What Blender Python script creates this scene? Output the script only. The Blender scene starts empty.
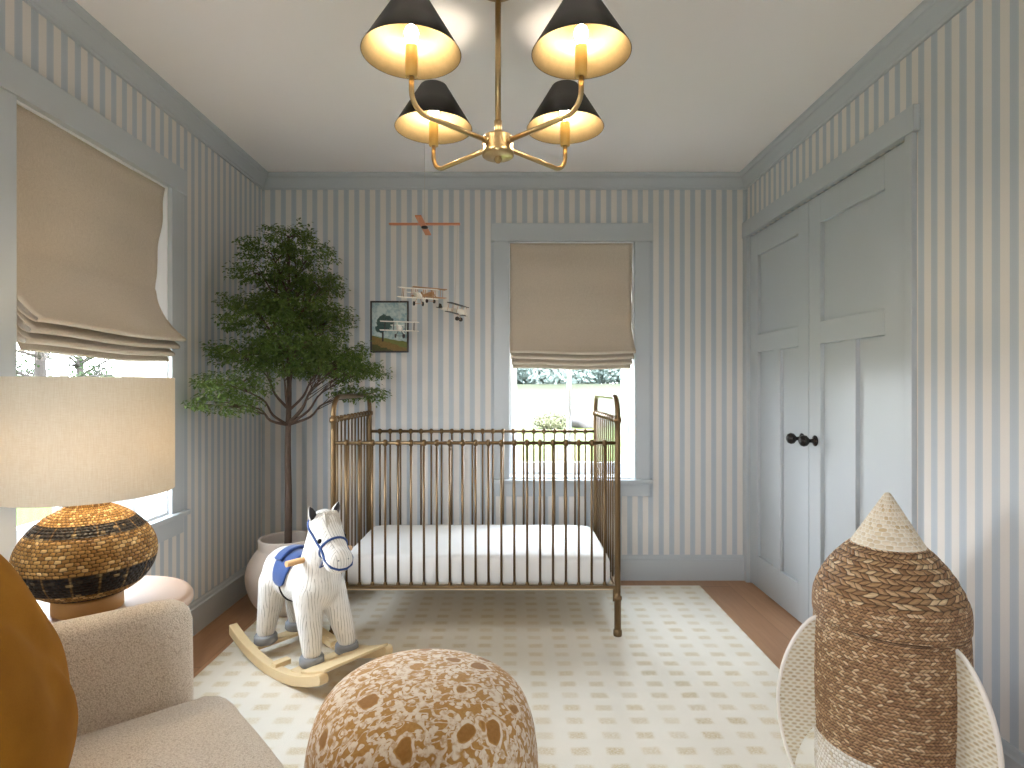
import bpy, bmesh, math, random
from mathutils import Vector, Matrix, noise
from mathutils.bvhtree import BVHTree
PI = math.pi
sc = bpy.context.scene
COL = sc.collection
rnd = random.Random(7)

# ------------------------------------------------------------------ mesh helpers
class MB:
    def __init__(s):
        s.bm = bmesh.new(); s.uv = s.bm.loops.layers.uv.new('UVMap')
    def box(s, x0, x1, y0, y1, z0, z1, M=None, mi=0):
        P = [(x0,y0,z0),(x1,y0,z0),(x1,y1,z0),(x0,y1,z0),(x0,y0,z1),(x1,y0,z1),(x1,y1,z1),(x0,y1,z1)]
        v = [s.bm.verts.new(M @ Vector(p) if M else p) for p in P]
        for f in ((0,3,2,1),(4,5,6,7),(0,1,5,4),(1,2,6,5),(2,3,7,6),(3,0,4,7)):
            fc = s.bm.faces.new([v[i] for i in f]); fc.material_index = mi
        return s
    def prism(s, poly, a, b, axis='x', M=None, mi=0):
        # poly in the two other axes, extruded from a to b along axis
        def mk(t, p):
            q = {'x': (t, p[0], p[1]), 'y': (p[0], t, p[1]), 'z': (p[0], p[1], t)}[axis]
            return s.bm.verts.new(M @ Vector(q) if M else q)
        A = [mk(a, p) for p in poly]; B = [mk(b, p) for p in poly]; n = len(poly)
        s.bm.faces.new(A[::-1]).material_index = mi; s.bm.faces.new(B).material_index = mi
        for i in range(n):
            s.bm.faces.new([A[i], A[(i+1) % n], B[(i+1) % n], B[i]]).material_index = mi
        return s
    def tube(s, pts, r, n=10, cap=True, mi=0, sy=1.0):
        pts = [Vector(p) for p in pts]
        rs = r if isinstance(r, (list, tuple)) else [r]*len(pts)
        rings = []; up = None
        for i, p in enumerate(pts):
            d = (pts[min(i+1, len(pts)-1)] - pts[max(i-1, 0)]).normalized()
            if up is None:
                up = Vector((0,0,1)) if abs(d.z) < .9 else Vector((1,0,0))
            a = d.cross(up).normalized(); up = a.cross(d).normalized()
            rings.append([s.bm.verts.new(p + (a*math.cos(2*PI*k/n) + up*math.sin(2*PI*k/n)*sy)*rs[i]) for k in range(n)])
        for i in range(len(rings)-1):
            for k in range(n):
                f = s.bm.faces.new([rings[i][k], rings[i][(k+1) % n], rings[i+1][(k+1) % n], rings[i+1][k]])
                f.material_index = mi; f.smooth = True
                uvs = ((k/n, i), ((k+1)/n, i), ((k+1)/n, i+1), (k/n, i+1))
                for l, u in zip(f.loops, uvs): l[s.uv].uv = u
        if cap:
            s.bm.faces.new(rings[0][::-1]).material_index = mi; s.bm.faces.new(rings[-1]).material_index = mi
        return s
    def lathe(s, prof, c=(0,0,0), n=48, mi=0, M=None, fn=None):
        # prof list of (r, z) bottom to top (outward normals), optional 3rd = material index of the segment that starts there
        c = Vector(c); L = [0]
        for i in range(1, len(prof)):
            L.append(L[-1] + math.dist(prof[i][:2], prof[i-1][:2]))
        T = L[-1] or 1
        rings = []
        for p in prof:
            r, z = p[0], p[1]
            if r < 1e-6:
                q = Vector((0,0,z)); q = (M @ q) if M else q
                rings.append([s.bm.verts.new(c+q)])
            else:
                ring = []
                for k in range(n):
                    a = 2*PI*k/n; rr = r*(fn(a, z) if fn else 1)
                    q = Vector((rr*math.cos(a), rr*math.sin(a), z)); q = (M @ q) if M else q
                    ring.append(s.bm.verts.new(c+q))
                rings.append(ring)
        for i in range(len(rings)-1):
            A, B = rings[i], rings[i+1]
            m = prof[i][2] if len(prof[i]) > 2 else mi
            for k in range(n):
                u0, u1 = k/n, (k+1)/n; k2 = (k+1) % n; v0, v1 = L[i]/T, L[i+1]/T
                if len(A) == 1 and len(B) == 1: continue
                if len(A) == 1: vs = [A[0], B[k2], B[k]]; uv = [(u0, v0), (u1, v1), (u0, v1)]
                elif len(B) == 1: vs = [A[k], A[k2], B[0]]; uv = [(u0, v0), (u1, v0), (u0, v1)]
                else: vs = [A[k], A[k2], B[k2], B[k]]; uv = [(u0, v0), (u1, v0), (u1, v1), (u0, v1)]
                f = s.bm.faces.new(vs); f.material_index = m; f.smooth = True
                for l, w in zip(f.loops, uv): l[s.uv].uv = w
        return s
    def ball(s, c, r, M=None, n=16, m=10, mi=0):
        rr = r if isinstance(r, (list, tuple)) else (r, r, r)
        R = Matrix.Diagonal((rr[0], rr[1], rr[2]))
        if M: R = M.to_3x3() @ R
        prof = [(math.sin(PI*i/m), -math.cos(PI*i/m)) for i in range(m+1)]
        prof[0] = (0, -1); prof[-1] = (0, 1)
        return s.lathe(prof, c, n, mi, R)
    def capsule(s, a, b, ra, rb, n=14):
        a, b = Vector(a), Vector(b); d = (b-a).normalized()
        pts, rs = [], []
        for i in range(5):
            t = PI/2*(1-i/4); pts.append(a - d*ra*math.sin(t)); rs.append(max(ra*math.cos(t), .001))
        for i in range(5):
            t = PI/2*i/4; pts.append(b + d*rb*math.sin(t)); rs.append(max(rb*math.cos(t), .001))
        return s.tube(pts, rs, n)
    def obj(s, name, mats, parent=None, bevel=0, seg=2, smooth=False, loc=None, subsurf=0):
        me = bpy.data.meshes.new(name)
        bmesh.ops.recalc_face_normals(s.bm, faces=s.bm.faces) if not getattr(s, 'keep', False) else None
        if smooth:
            for f in s.bm.faces: f.smooth = True
        s.bm.to_mesh(me); s.bm.free()
        for m in (mats if isinstance(mats, (list, tuple)) else [mats]): me.materials.append(m)
        o = bpy.data.objects.new(name, me); COL.objects.link(o)
        if parent: o.parent = parent
        if loc: o.location = loc
        if bevel:
            b = o.modifiers.new('bevel', 'BEVEL'); b.width = bevel; b.segments = seg; b.limit_method = 'ANGLE'; b.angle_limit = .6
            b.harden_normals = False
        if subsurf:
            b = o.modifiers.new('sub', 'SUBSURF'); b.levels = subsurf; b.render_levels = subsurf
        return o

def empty(name, loc=(0,0,0), rz=0):
    o = bpy.data.objects.new(name, None); COL.objects.link(o); o.location = loc; o.rotation_euler = (0,0,rz)
    o.empty_display_size = .1
    return o
def tag(o, label, cat, group=None, kind=None):
    o['label'] = label; o['category'] = cat
    if group: o['group'] = group
    if kind: o['kind'] = kind
    return o
def struct(o, label=None):
    o['kind'] = 'structure'
    if label: o['label'] = label
    return o
def copy_tree(o, parent=None):
    c = o.copy(); COL.objects.link(c); c.parent = parent
    for ch in list(o.children): copy_tree(ch, c)
    return c
def inst(o, loc=None, rot=None, parent=None):
    c = o.copy(); COL.objects.link(c); c.parent = parent or o.parent
    if loc is not None: c.location = loc
    if rot is not None: c.rotation_euler = rot
    return c
def smooth_path(pts, n=6):
    P = [Vector(p) for p in pts]; out = []
    for i in range(len(P)-1):
        p0 = P[max(i-1, 0)]; p1 = P[i]; p2 = P[i+1]; p3 = P[min(i+2, len(P)-1)]
        for k in range(n):
            t = k/n
            out.append(.5*((2*p1) + (p2-p0)*t + (2*p0-5*p1+4*p2-p3)*t*t + (3*p1-p0-3*p2+p3)*t**3))
    out.append(P[-1]); return out

# ------------------------------------------------------------------ material helpers
def rgb(r, g, b):
    f = lambda c: (c/255/12.92) if c/255 <= .04045 else ((c/255+.055)/1.055)**2.4
    return (f(r), f(g), f(b), 1)
class NT:
    def __init__(s, name):
        s.m = bpy.data.materials.new(name); s.m.use_nodes = True; s.t = s.m.node_tree; s.t.nodes.clear()
        s.out = s.n('ShaderNodeOutputMaterial')
    def n(s, typ, **kw):
        x = s.t.nodes.new(typ)
        for k, v in kw.items(): setattr(x, k, v)
        return x
    def set(s, sock, v):
        if v is None: return
        if hasattr(v, 'is_linked') or isinstance(v, bpy.types.NodeSocket): s.t.links.new(v, sock)
        else: sock.default_value = v
    def math(s, op, a, b=None, c=None, clamp=False):
        x = s.n('ShaderNodeMath', operation=op, use_clamp=clamp)
        s.set(x.inputs[0], a); s.set(x.inputs[1], b)
        if c is not None: s.set(x.inputs[2], c)
        return x.outputs[0]
    def mix(s, f, a, b, bt='MIX'):
        x = s.n('ShaderNodeMix', data_type='RGBA', blend_type=bt)
        s.set(x.inputs[0], f); s.set(x.inputs[6], a); s.set(x.inputs[7], b)
        return x.outputs[2]
    def smooth(s, v, lo, hi, a=0., b=1.):
        x = s.n('ShaderNodeMapRange', interpolation_type='SMOOTHSTEP')
        s.set(x.inputs[0], v); x.inputs[1].default_value = lo; x.inputs[2].default_value = hi
        x.inputs[3].default_value = a; x.inputs[4].default_value = b
        return x.outputs[0]
    def coord(s, kind='Object'):
        return s.n('ShaderNodeTexCoord').outputs[kind]
    def xyz(s, v):
        x = s.n('ShaderNodeSeparateXYZ'); s.set(x.inputs[0], v); return x.outputs
    def comb(s, x=0, y=0, z=0):
        c = s.n('ShaderNodeCombineXYZ'); s.set(c.inputs[0], x); s.set(c.inputs[1], y); s.set(c.inputs[2], z); return c.outputs[0]
    def scale(s, v, k):
        x = s.n('ShaderNodeVectorMath', operation='MULTIPLY'); s.set(x.inputs[0], v)
        x.inputs[1].default_value = k if isinstance(k, (tuple, list)) else (k, k, k); return x.outputs[0]
    def noise(s, v, sc_, det=2, rough=.5, out=0, dist=0):
        x = s.n('ShaderNodeTexNoise'); s.set(x.inputs['Vector'], v); x.inputs['Scale'].default_value = sc_
        x.inputs['Detail'].default_value = det; x.inputs['Roughness'].default_value = rough; x.inputs['Distortion'].default_value = dist
        return x.outputs[out]
    def voro(s, v, sc_, feature='F1', rand=1., out='Distance'):
        x = s.n('ShaderNodeTexVoronoi', feature=feature); s.set(x.inputs['Vector'], v); x.inputs['Scale'].default_value = sc_
        x.inputs['Randomness'].default_value = rand
        return x.outputs[out]
    def white(s, v):
        x = s.n('ShaderNodeTexWhiteNoise', noise_dimensions='3D'); s.set(x.inputs[0], v); return x.outputs[0]
    def bump(s, h, st=.3, d=.01):
        x = s.n('ShaderNodeBump'); x.inputs['Strength'].default_value = st; x.inputs['Distance'].default_value = d
        s.set(x.inputs['Height'], h); return x.outputs[0]
    def bsdf(s, col, rough=.6, metal=0., nrm=None, spec=.5, sheen=0., coat=0., emit=None, es=0.):
        b = s.n('ShaderNodeBsdfPrincipled'); s.set(b.inputs['Base Color'], col); s.set(b.inputs['Roughness'], rough)
        s.set(b.inputs['Metallic'], metal); b.inputs['Specular IOR Level'].default_value = spec
        b.inputs['Sheen Weight'].default_value = sheen; b.inputs['Coat Weight'].default_value = coat
        if emit: b.inputs['Emission Color'].default_value = emit; b.inputs['Emission Strength'].default_value = es
        if nrm is not None: s.t.links.new(nrm, b.inputs['Normal'])
        s.t.links.new(b.outputs[0], s.out.inputs[0]); return b
    def weave(s, u, v, shift=.5, slant=0.):
        row = s.math('FLOOR', v); fv = s.math('FRACT', v)
        uu = s.math('ADD', u, s.math('MULTIPLY', row, shift))
        if slant:
            sg = s.math('SUBTRACT', s.math('MULTIPLY', s.math('MODULO', row, 2.), 2*slant), slant)
            uu = s.math('ADD', uu, s.math('MULTIPLY', fv, sg))
        fu = s.math('FRACT', uu); col = s.math('FLOOR', uu)
        h = s.math('MULTIPLY', s.math('SINE', s.math('MULTIPLY', fu, PI)), s.math('SINE', s.math('MULTIPLY', fv, PI)))
        return h, s.white(s.comb(col, row, 0))

def simple(name, col, rough=.5, metal=0., nscale=0, nst=.1, nd=.002, var=0., vscale=8, **kw):
    t = NT(name); c = col; co = t.coord()
    if var:
        c = t.mix(t.noise(co, vscale, 4), tuple(x*(1-var) for x in col[:3])+(1,), tuple(min(1, x*(1+var)) for x in col[:3])+(1,))
    nr = t.bump(t.noise(co, nscale, 3), nst, nd) if nscale else None
    t.bsdf(c, rough, metal, nr, **kw); return t.m

BLUE_PAINT = rgb(183, 188, 191)
M = {}
M['paint'] = simple('blue_paint', BLUE_PAINT, .38, nscale=60, nst=.04)
M['white_paint'] = simple('white_window_paint', rgb(236, 238, 240), .35)
M['ceiling'] = simple('ceiling_plaster', rgb(243, 239, 236), .9, nscale=90, nst=.05)
M['black'] = simple('black_lacquer', rgb(10, 8, 8), .45, spec=.12)
M['brass'] = simple('brushed_brass', (.50, .365, .185, 1), .34, 1., nscale=200, nst=.05, nd=.0005)
M['crib_brass'] = simple('antique_gold_metal', (.17, .108, .052, 1), .38, .8, var=.15, vscale=20)
M['bronze'] = simple('dark_bronze', (.035, .03, .028, 1), .25, .8)
M['soil'] = simple('potting_soil', rgb(50, 38, 30), .95, nscale=60, nst=1, nd=.01)
M['bark'] = simple('brown_bark', rgb(82, 64, 52), .85, nscale=50, nst=.6, nd=.004, var=.3, vscale=30)
M['out_bark'] = simple('garden_bark', rgb(38, 31, 26), .9)
M['pale_wood'] = simple('pale_beech_wood', rgb(221, 196, 152), .5, var=.08, vscale=14)
M['pink_wood'] = simple('bleached_oak', rgb(192, 162, 138), .45, var=.06, vscale=9)
M['lamp_wood'] = simple('honey_wood', rgb(196, 146, 84), .5, var=.1, vscale=20)
M['blue_felt'] = simple('royal_blue_felt', rgb(30, 62, 118), .85, nscale=300, nst=.3, sheen=.3)
M['grey_felt'] = simple('grey_felt', rgb(142, 144, 147), .95, nscale=300, nst=.4)
M['dark_felt'] = simple('dark_grey_felt', rgb(48, 46, 48), .95)
M['thread'] = simple('thread', rgb(190, 180, 168), .8)
M['rock'] = simple('field_stone', rgb(76, 72, 72), .9, nscale=3, nst=.5, nd=.1)
M['candle'] = simple('gold_candle_sleeve', (.72, .49, .16, 1), .42, .35)
M['orange_wood'] = simple('orange_stained_wood', rgb(205, 130, 92), .5)
M['white_toy'] = simple('white_toy_paint', rgb(222, 214, 204), .5)
M['dark_toy'] = simple('dark_toy_paint', rgb(48, 42, 40), .5)
M['tan_toy'] = simple('tan_toy_wood', rgb(184, 140, 100), .5)

def wallpaper(name, axis, pitch, phase):
    t = NT(name); co = t.coord(); x = t.xyz(co)[axis]
    f = t.math('FRACT', t.math('ADD', t.math('MULTIPLY', t.math('SUBTRACT', x, phase), 1/pitch), .5))
    d = t.math('ABSOLUTE', t.math('SUBTRACT', f, .5))            # 0 in the middle of a blue stripe
    blue = t.smooth(d, .225, .245, 1, 0)
    pin = t.math('MULTIPLY', t.smooth(d, .145, .155, 0, 1), t.smooth(d, .175, .185, 1, 0))
    fab = t.noise(t.scale(co, (60, 60, 60) if 0 else 60.), 4, 3)
    cb = t.mix(t.math('MULTIPLY', pin, .35), rgb(182, 189, 195), rgb(203, 206, 208))
    c = t.mix(blue, rgb(220, 214, 207), cb)
    c = t.mix(t.math('MULTIPLY', fab, .10), c, (.25, .25, .25, 1))
    t.bsdf(c, .8, 0, t.bump(fab, .05, .001), spec=.25); return t.m
M['wp_back'] = wallpaper('striped_wallpaper_back', 0, .0656, -.7606)
M['wp_left'] = wallpaper('striped_wallpaper_left', 1, .0634, 2.035)
M['wp_right'] = wallpaper('striped_wallpaper_right', 1, .0645, 1.905)

def floor_mat():
    t = NT('oak_floor'); co = t.coord(); X, Y, Z = t.xyz(co)
    row = t.math('FLOOR', t.math('MULTIPLY', X, 1/.19))
    off = t.white(t.comb(row, 3, 0))
    yy = t.math('ADD', t.math('MULTIPLY', Y, 1/1.6), t.math('MULTIPLY', off, 3))
    pl = t.white(t.comb(row, t.math('FLOOR', yy), 1))
    fx = t.math('ABSOLUTE', t.math('SUBTRACT', t.math('FRACT', t.math('MULTIPLY', X, 1/.19)), .5))
    fy = t.math('ABSOLUTE', t.math('SUBTRACT', t.math('FRACT', yy), .5))
    gap = t.math('MAXIMUM', t.smooth(fx, .492, .5), t.smooth(fy, .498, .5))
    g = t.noise(t.comb(t.math('ADD', X, t.math('MULTIPLY', pl, 7)), t.math('MULTIPLY', Y, .07), 0), 55, 5, .65)
    g2 = t.noise(t.comb(t.math('ADD', X, pl), t.math('MULTIPLY', Y, .2), 0), 9, 3, .5)
    c = t.mix(g, rgb(150, 110, 78), rgb(206, 164, 126))
    c = t.mix(t.math('MULTIPLY', g2, .6), c, rgb(166, 122, 90))
    c = t.mix(t.math('MULTIPLY', pl, .35), c, rgb(132, 94, 68))
    c = t.mix(t.math('MULTIPLY', gap, .7), c, rgb(45, 28, 20))
    t.bsdf(c, .42, 0, t.bump(t.math('SUBTRACT', g, gap), .12, .002)); return t.m
M['floor'] = floor_mat()

def rug_mat():
    t = NT('rug_pile'); co = t.coord(); X, Y, Z = t.xyz(co)
    wob = t.xyz(t.noise(co, 9, 2, .5, out=1))
    px, py = .116, .0865
    x = t.math('ADD', X, t.math('MULTIPLY', t.math('SUBTRACT', wob[0], .5), .022))
    y = t.math('ADD', Y, t.math('MULTIPLY', t.math('SUBTRACT', wob[1], .5), .016))
    xs = t.math('ADD', t.math('MULTIPLY', x, 1/px), .5); ys = t.math('ADD', t.math('MULTIPLY', t.math('SUBTRACT', y, 2.614), 1/py), .5)
    dx = t.math('ABSOLUTE', t.math('SUBTRACT', t.math('FRACT', xs), .5)); dy = t.math('ABSOLUTE', t.math('SUBTRACT', t.math('FRACT', ys), .5))
    r = t.white(t.comb(t.math('FLOOR', xs), t.math('FLOOR', ys), 0))
    m = t.math('MULTIPLY', t.smooth(dx, .17, .34, 1, 0), t.smooth(dy, .13, .31, 1, 0))
    st = t.noise(t.scale(co, (30., 90., 1.)), 4, 3, .6)
    m = t.math('MULTIPLY', m, t.smooth(st, .36, .60, .12, 1))
    m = t.math('MULTIPLY', m, t.math('ADD', .42, t.math('MULTIPLY', r, .35)))
    fine = t.noise(co, 420, 2, .6)
    base = t.mix(t.noise(co, 5, 4, .6), rgb(226, 220, 205), rgb(240, 235, 223))
    c = t.mix(m, base, rgb(202, 178, 120))
    c = t.mix(t.math('MULTIPLY', fine, .12), c, rgb(150, 140, 120))
    h = t.math('SUBTRACT', t.math('MULTIPLY', fine, .5), t.math('MULTIPLY', m, .6))
    t.bsdf(c, .95, 0, t.bump(h, .5, .004), spec=.1, sheen=.2); return t.m
M['rug'] = rug_mat()

def boucle(name, c1, c2, s=330, d=.003):
    t = NT(name); co = t.coord()
    v = t.voro(co, s); n = t.noise(co, s*.6, 3, .7)
    h = t.math('SUBTRACT', n, t.math('MULTIPLY', v, .9))
    c = t.mix(t.smooth(h, -.5, .45), c1, c2)
    t.bsdf(c, .95, 0, t.bump(h, .7, d), spec=.1, sheen=.3); return t.m
M['boucle'] = boucle('cream_boucle', rgb(196, 180, 160), rgb(240, 230, 216))
def velvet():
    t = NT('mustard_velvet'); co = t.coord()
    n = t.noise(co, 7, 3, .5); f = t.noise(co, 350, 2)
    c = t.mix(n, rgb(118, 72, 14), rgb(178, 124, 40)); c = t.mix(t.math('MULTIPLY', f, .2), c, rgb(80, 50, 14))
    t.bsdf(c, .85, 0, t.bump(f, .2, .001), spec=.1); return t.m
M['velvet'] = velvet()
def linen(name, c1, c2, trans=.0, s=90):
    t = NT(name); co = t.coord()
    w1 = t.noise(t.scale(co, (1., 1., 14.)), s, 2, .6); w2 = t.noise(t.scale(co, (14., 14., 1.)), s*.5, 2, .6)
    f = t.math('MULTIPLY', t.math('ADD', w1, w2), .5)
    c = t.mix(t.smooth(f, .3, .7), c1, c2)
    b = t.bsdf(c, .9, 0, t.bump(f, .15, .001), spec=.15)
    if trans:
        tr = t.n('ShaderNodeBsdfTranslucent'); t.set(tr.inputs[0], c)
        mx = t.n('ShaderNodeMixShader'); mx.inputs[0].default_value = trans
        t.t.links.new(b.outputs[0], mx.inputs[1]); t.t.links.new(tr.outputs[0], mx.inputs[2]); t.t.links.new(mx.outputs[0], t.out.inputs[0])
    return t.m
M['blind'] = linen('oatmeal_linen', rgb(188, 174, 156), rgb(208, 195, 178), .06)
M['shade'] = linen('cream_linen_shade', rgb(226, 212, 186), rgb(238, 228, 208), .21, 60)
M['sheet'] = simple('white_cotton_sheet', rgb(236, 234, 230), .85, nscale=5, nst=.25, nd=.02, spec=.2)

def corduroy():
    t = NT('cream_corduroy'); co = t.coord('Object'); X, Y, Z = t.xyz(co); N = t.xyz(t.coord('Normal'))
    side = t.math('GREATER_THAN', t.math('ABSOLUTE', N[1]), t.math('ABSOLUTE', N[0]))
    # wales run upright: stripe across x on the flanks, across y on chest and face
    q = t.math('ADD', t.math('MULTIPLY', X, side), t.math('MULTIPLY', Y, t.math('SUBTRACT', 1., side)))
    q = t.math('ADD', q, t.math('MULTIPLY', t.noise(co, 14, 2), .012))
    w = t.math('ABSOLUTE', t.math('SUBTRACT', t.math('FRACT', t.math('MULTIPLY', q, 1/.0115)), .5))
    ln = t.smooth(w, .34, .5)
    ln = t.math('MULTIPLY', ln, t.smooth(t.noise(co, 24, 3), .35, .6, .25, 1))
    fz = t.noise(co, 200, 3, .6)
    c = t.mix(ln, rgb(232, 228, 221), rgb(150, 140, 130)); c = t.mix(t.math('MULTIPLY', fz, .15), c, rgb(170, 165, 158))
    t.bsdf(c, .95, 0, t.bump(t.math('SUBTRACT', fz, t.math('MULTIPLY', ln, 1.2)), .5, .003), spec=.1, sheen=.3); return t.m
M['corduroy'] = corduroy()

def print_fabric():
    t = NT('ochre_block_print'); co = t.coord()
    wv = t.n('ShaderNodeVectorMath', operation='ADD'); t.set(wv.inputs[0], co); t.set(wv.inputs[1], t.scale(t.noise(co, 11, 3, .55, out=1), .06)); wc = wv.outputs[0]
    big = t.voro(t.scale(wc, (1., 1., .7)), 12.5, rand=.85)
    leaf = t.voro(wc, 56, rand=.95); leaf2 = t.voro(t.scale(wc, (1., 2.2, 1.)), 34, feature='DISTANCE_TO_EDGE')
    oval = t.smooth(big, .24, .27, 1, 0)
    ring = t.math('MULTIPLY', t.smooth(big, .27, .29, 0, 1), t.smooth(big, .36, .39, 1, 0))
    zone = t.smooth(big, .39, .42, 0, 1)
    spots = t.math('MULTIPLY', t.smooth(leaf, .42, .50, 1, 0), zone)
    v1 = t.math('ABSOLUTE', t.math('SUBTRACT', t.noise(t.scale(co, (1., 1., .7)), 15, 1), .5)); v2 = t.math('ABSOLUTE', t.math('SUBTRACT', t.noise(t.scale(co, (.8, 1.9, 1.)), 24, 1.5), .47))
    vine = t.math('MULTIPLY', t.math('MAXIMUM', t.smooth(v1, .018, .030, 1, 0), t.smooth(v2, .020, .034, 1, 0)), t.smooth(big, .34, .38, 0, 1))
    zone = t.math('MULTIPLY', zone, t.smooth(t.noise(co, 10, 2), .40, .50, 0, 1))
    fade = t.smooth(t.noise(co, 70, 3, .6), .32, .56, .25, 1)
    w = t.math('MULTIPLY', t.math('MAXIMUM', t.math('MAXIMUM', ring, spots), t.math('MULTIPLY', vine, .9)), fade)
    n = t.noise(co, 120, 3, .6)
    och = t.mix(n, rgb(158, 110, 52), rgb(202, 156, 92)); och = t.mix(t.math('MULTIPLY', oval, .45), och, rgb(120, 72, 26))
    c = t.mix(w, och, rgb(228, 214, 194))
    fz = t.noise(co, 380, 2)
    t.bsdf(c, .92, 0, t.bump(fz, .35, .002), spec=.1, sheen=.2); return t.m
M['print'] = print_fabric()

def weave_mat(name, nu, nv, cols, dark, bands=None, bst=.9, d=.006, shift=.5, stake=0, slant=0.):
    t = NT(name); uv = t.xyz(t.coord('UV')); co = t.coord()
    jit = t.math('MULTIPLY', t.noise(co, 22, 3, .6), 1.3)
    h, r = t.weave(t.math('ADD', t.math('MULTIPLY', uv[0], nu), jit), t.math('ADD', t.math('MULTIPLY', uv[1], nv), t.math('MULTIPLY', jit, .6)), shift, slant)
    c = t.mix(r, cols[0], cols[1]); c = t.mix(t.smooth(r, .72, .95), c, cols[2])
    if bands:
        m = None
        for lo, hi in bands:
            b = t.math('MULTIPLY', t.smooth(uv[1], lo-.006, lo+.006, 0, 1), t.smooth(uv[1], hi-.006, hi+.006, 1, 0))
            m = b if m is None else t.math('MAXIMUM', m, b)
        if stake:
            fs = t.math('ABSOLUTE', t.math('SUBTRACT', t.math('FRACT', t.math('MULTIPLY', uv[0], stake)), .5))
            m = t.math('MULTIPLY', m, t.smooth(fs, .42, .5, 1, .55))
        m = t.math('MULTIPLY', m, t.smooth(r, .9, .99, 1, .6))
        c = t.mix(m, c, t.mix(r, rgb(22, 22, 24), rgb(52, 50, 48)))
    c = t.mix(t.smooth(h, 0, .35, .85, 0), c, dark)
    fib = t.noise(t.scale(t.coord('UV'), (nu*1., nv*8., 1.)), 1., 2)
    t.bsdf(c, .6, 0, t.bump(t.math('ADD', t.math('MULTIPLY', h, 1.), t.math('MULTIPLY', fib, .2)), bst, d), spec=.35); return t.m
M['lamp_weave'] = weave_mat('woven_lamp_straw', 64, 52, (rgb(160, 116, 58), rgb(218, 172, 100), rgb(240, 206, 144)), rgb(50, 32, 16),
                            bands=[(.0, .235), (.30, .435), (.635, .715)], stake=16)
M['basket'] = weave_mat('water_hyacinth_weave', 104, 80, (rgb(154, 114, 80), rgb(206, 164, 122), rgb(226, 196, 158)), rgb(58, 36, 22), slant=.75)
M['basket_lid'] = weave_mat('water_hyacinth_weave_lid', 104, 50, (rgb(154, 114, 80), rgb(206, 164, 122), rgb(226, 196, 158)), rgb(58, 36, 22), slant=.75)
M['braid'] = weave_mat('coarse_braid_weave', 44, 11, (rgb(156, 116, 80), rgb(208, 168, 124), rgb(230, 202, 162)), rgb(62, 38, 22), d=.012, shift=.37, slant=.8)
M['basket_white'] = weave_mat('whitewashed_weave', 100, 44, (rgb(222, 214, 202), rgb(240, 234, 226), rgb(206, 190, 164)), rgb(176, 158, 132), bst=.6)
M['cone_weave'] = weave_mat('whitewashed_cone_weave', 26, 15, (rgb(206, 186, 154), rgb(226, 214, 194), rgb(196, 172, 134)), rgb(226, 220, 208), bst=.5)
def fin_mat():
    t = NT('whitewashed_fin_weave'); co = t.coord(); X, Y, Z = t.xyz(co)
    h, r = t.weave(t.math('MULTIPLY', X, 1/.022), t.math('MULTIPLY', Z, 1/.0105))
    c = t.mix(t.smooth(h, .15, .9), rgb(216, 208, 190), t.mix(r, rgb(198, 182, 152), rgb(178, 158, 124)))
    t.bsdf(c, .7, 0, t.bump(h, .6, .004), spec=.3); return t.m
M['fin'] = fin_mat()
M['pot'] = simple('terracotta_limewash', rgb(204, 190, 178), .9, nscale=30, nst=.3, nd=.004, var=.1, vscale=6)

def leaf_mat():
    t = NT('small_green_leaves'); g = t.n('ShaderNodeNewGeometry'); r = g.outputs['Random Per Island']; co = t.coord()
    c = t.mix(r, rgb(50, 66, 32), rgb(132, 144, 78)); c = t.mix(t.noise(co, 5, 2), c, rgb(74, 100, 44))
    b = t.bsdf(c, .5, 0, spec=.4)
    tr = t.n('ShaderNodeBsdfTranslucent'); t.set(tr.inputs[0], t.mix(.5, c, rgb(120, 150, 50)))
    mx = t.n('ShaderNodeMixShader'); mx.inputs[0].default_value = .3
    t.t.links.new(b.outputs[0], mx.inputs[1]); t.t.links.new(tr.outputs[0], mx.inputs[2]); t.t.links.new(mx.outputs[0], t.out.inputs[0])
    return t.m
M['leaf'] = leaf_mat()
def gold_leaf():
    t = NT('gold_leaf_lining'); co = t.coord()
    v = t.voro(co, 28, out='Color'); n = t.noise(co, 40, 4, .7)
    c = t.mix(n, (.20, .135, .055, 1), (.30, .21, .095, 1)); c = t.mix(.0, c, v)
    t.bsdf(c, .5, .45, t.bump(n, .1, .001)); return t.m
M['gold_leaf'] = gold_leaf()
def emis(name, col, s):
    t = NT(name); t.bsdf(col, .4, emit=col, es=s); return t.m
M['bulb'] = emis('lit_bulb', (1, .87, .70, 1), 135)
M['lamp_bulb'] = emis('lit_lamp_bulb', (1, .80, .54, 1), 58)
def glass():
    t = NT('window_glass')
    tr = t.n('ShaderNodeBsdfTransparent'); gl = t.n('ShaderNodeBsdfGlossy'); gl.inputs['Roughness'].default_value = .02
    fr = t.n('ShaderNodeLayerWeight'); fr.inputs[0].default_value = .5
    mx = t.n('ShaderNodeMixShader'); t.set(mx.inputs[0], t.math('ADD', .03, t.math('MULTIPLY', t.math('POWER', fr.outputs['Facing'], 5.), .6)))
    t.t.links.new(tr.outputs[0], mx.inputs[1]); t.t.links.new(gl.outputs[0], mx.inputs[2]); t.t.links.new(mx.outputs[0], t.out.inputs[0])
    return t.m
M['glass'] = glass()
def lawn_mat():
    t = NT('lawn_and_meadow'); co = t.coord(); X, Y, Z = t.xyz(co)
    n = t.noise(co, .35, 4, .6); n2 = t.noise(co, 6, 3, .6)
    far = t.smooth(t.math('ADD', Y, t.math('MULTIPLY', n, 4)), 27, 30)
    g = t.mix(n2, rgb(50, 64, 18), rgb(62, 74, 26)); h = t.mix(n, rgb(46, 47, 33), rgb(43, 46, 28))
    t.bsdf(t.mix(far, g, h), .9, spec=.1); return t.m
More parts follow.
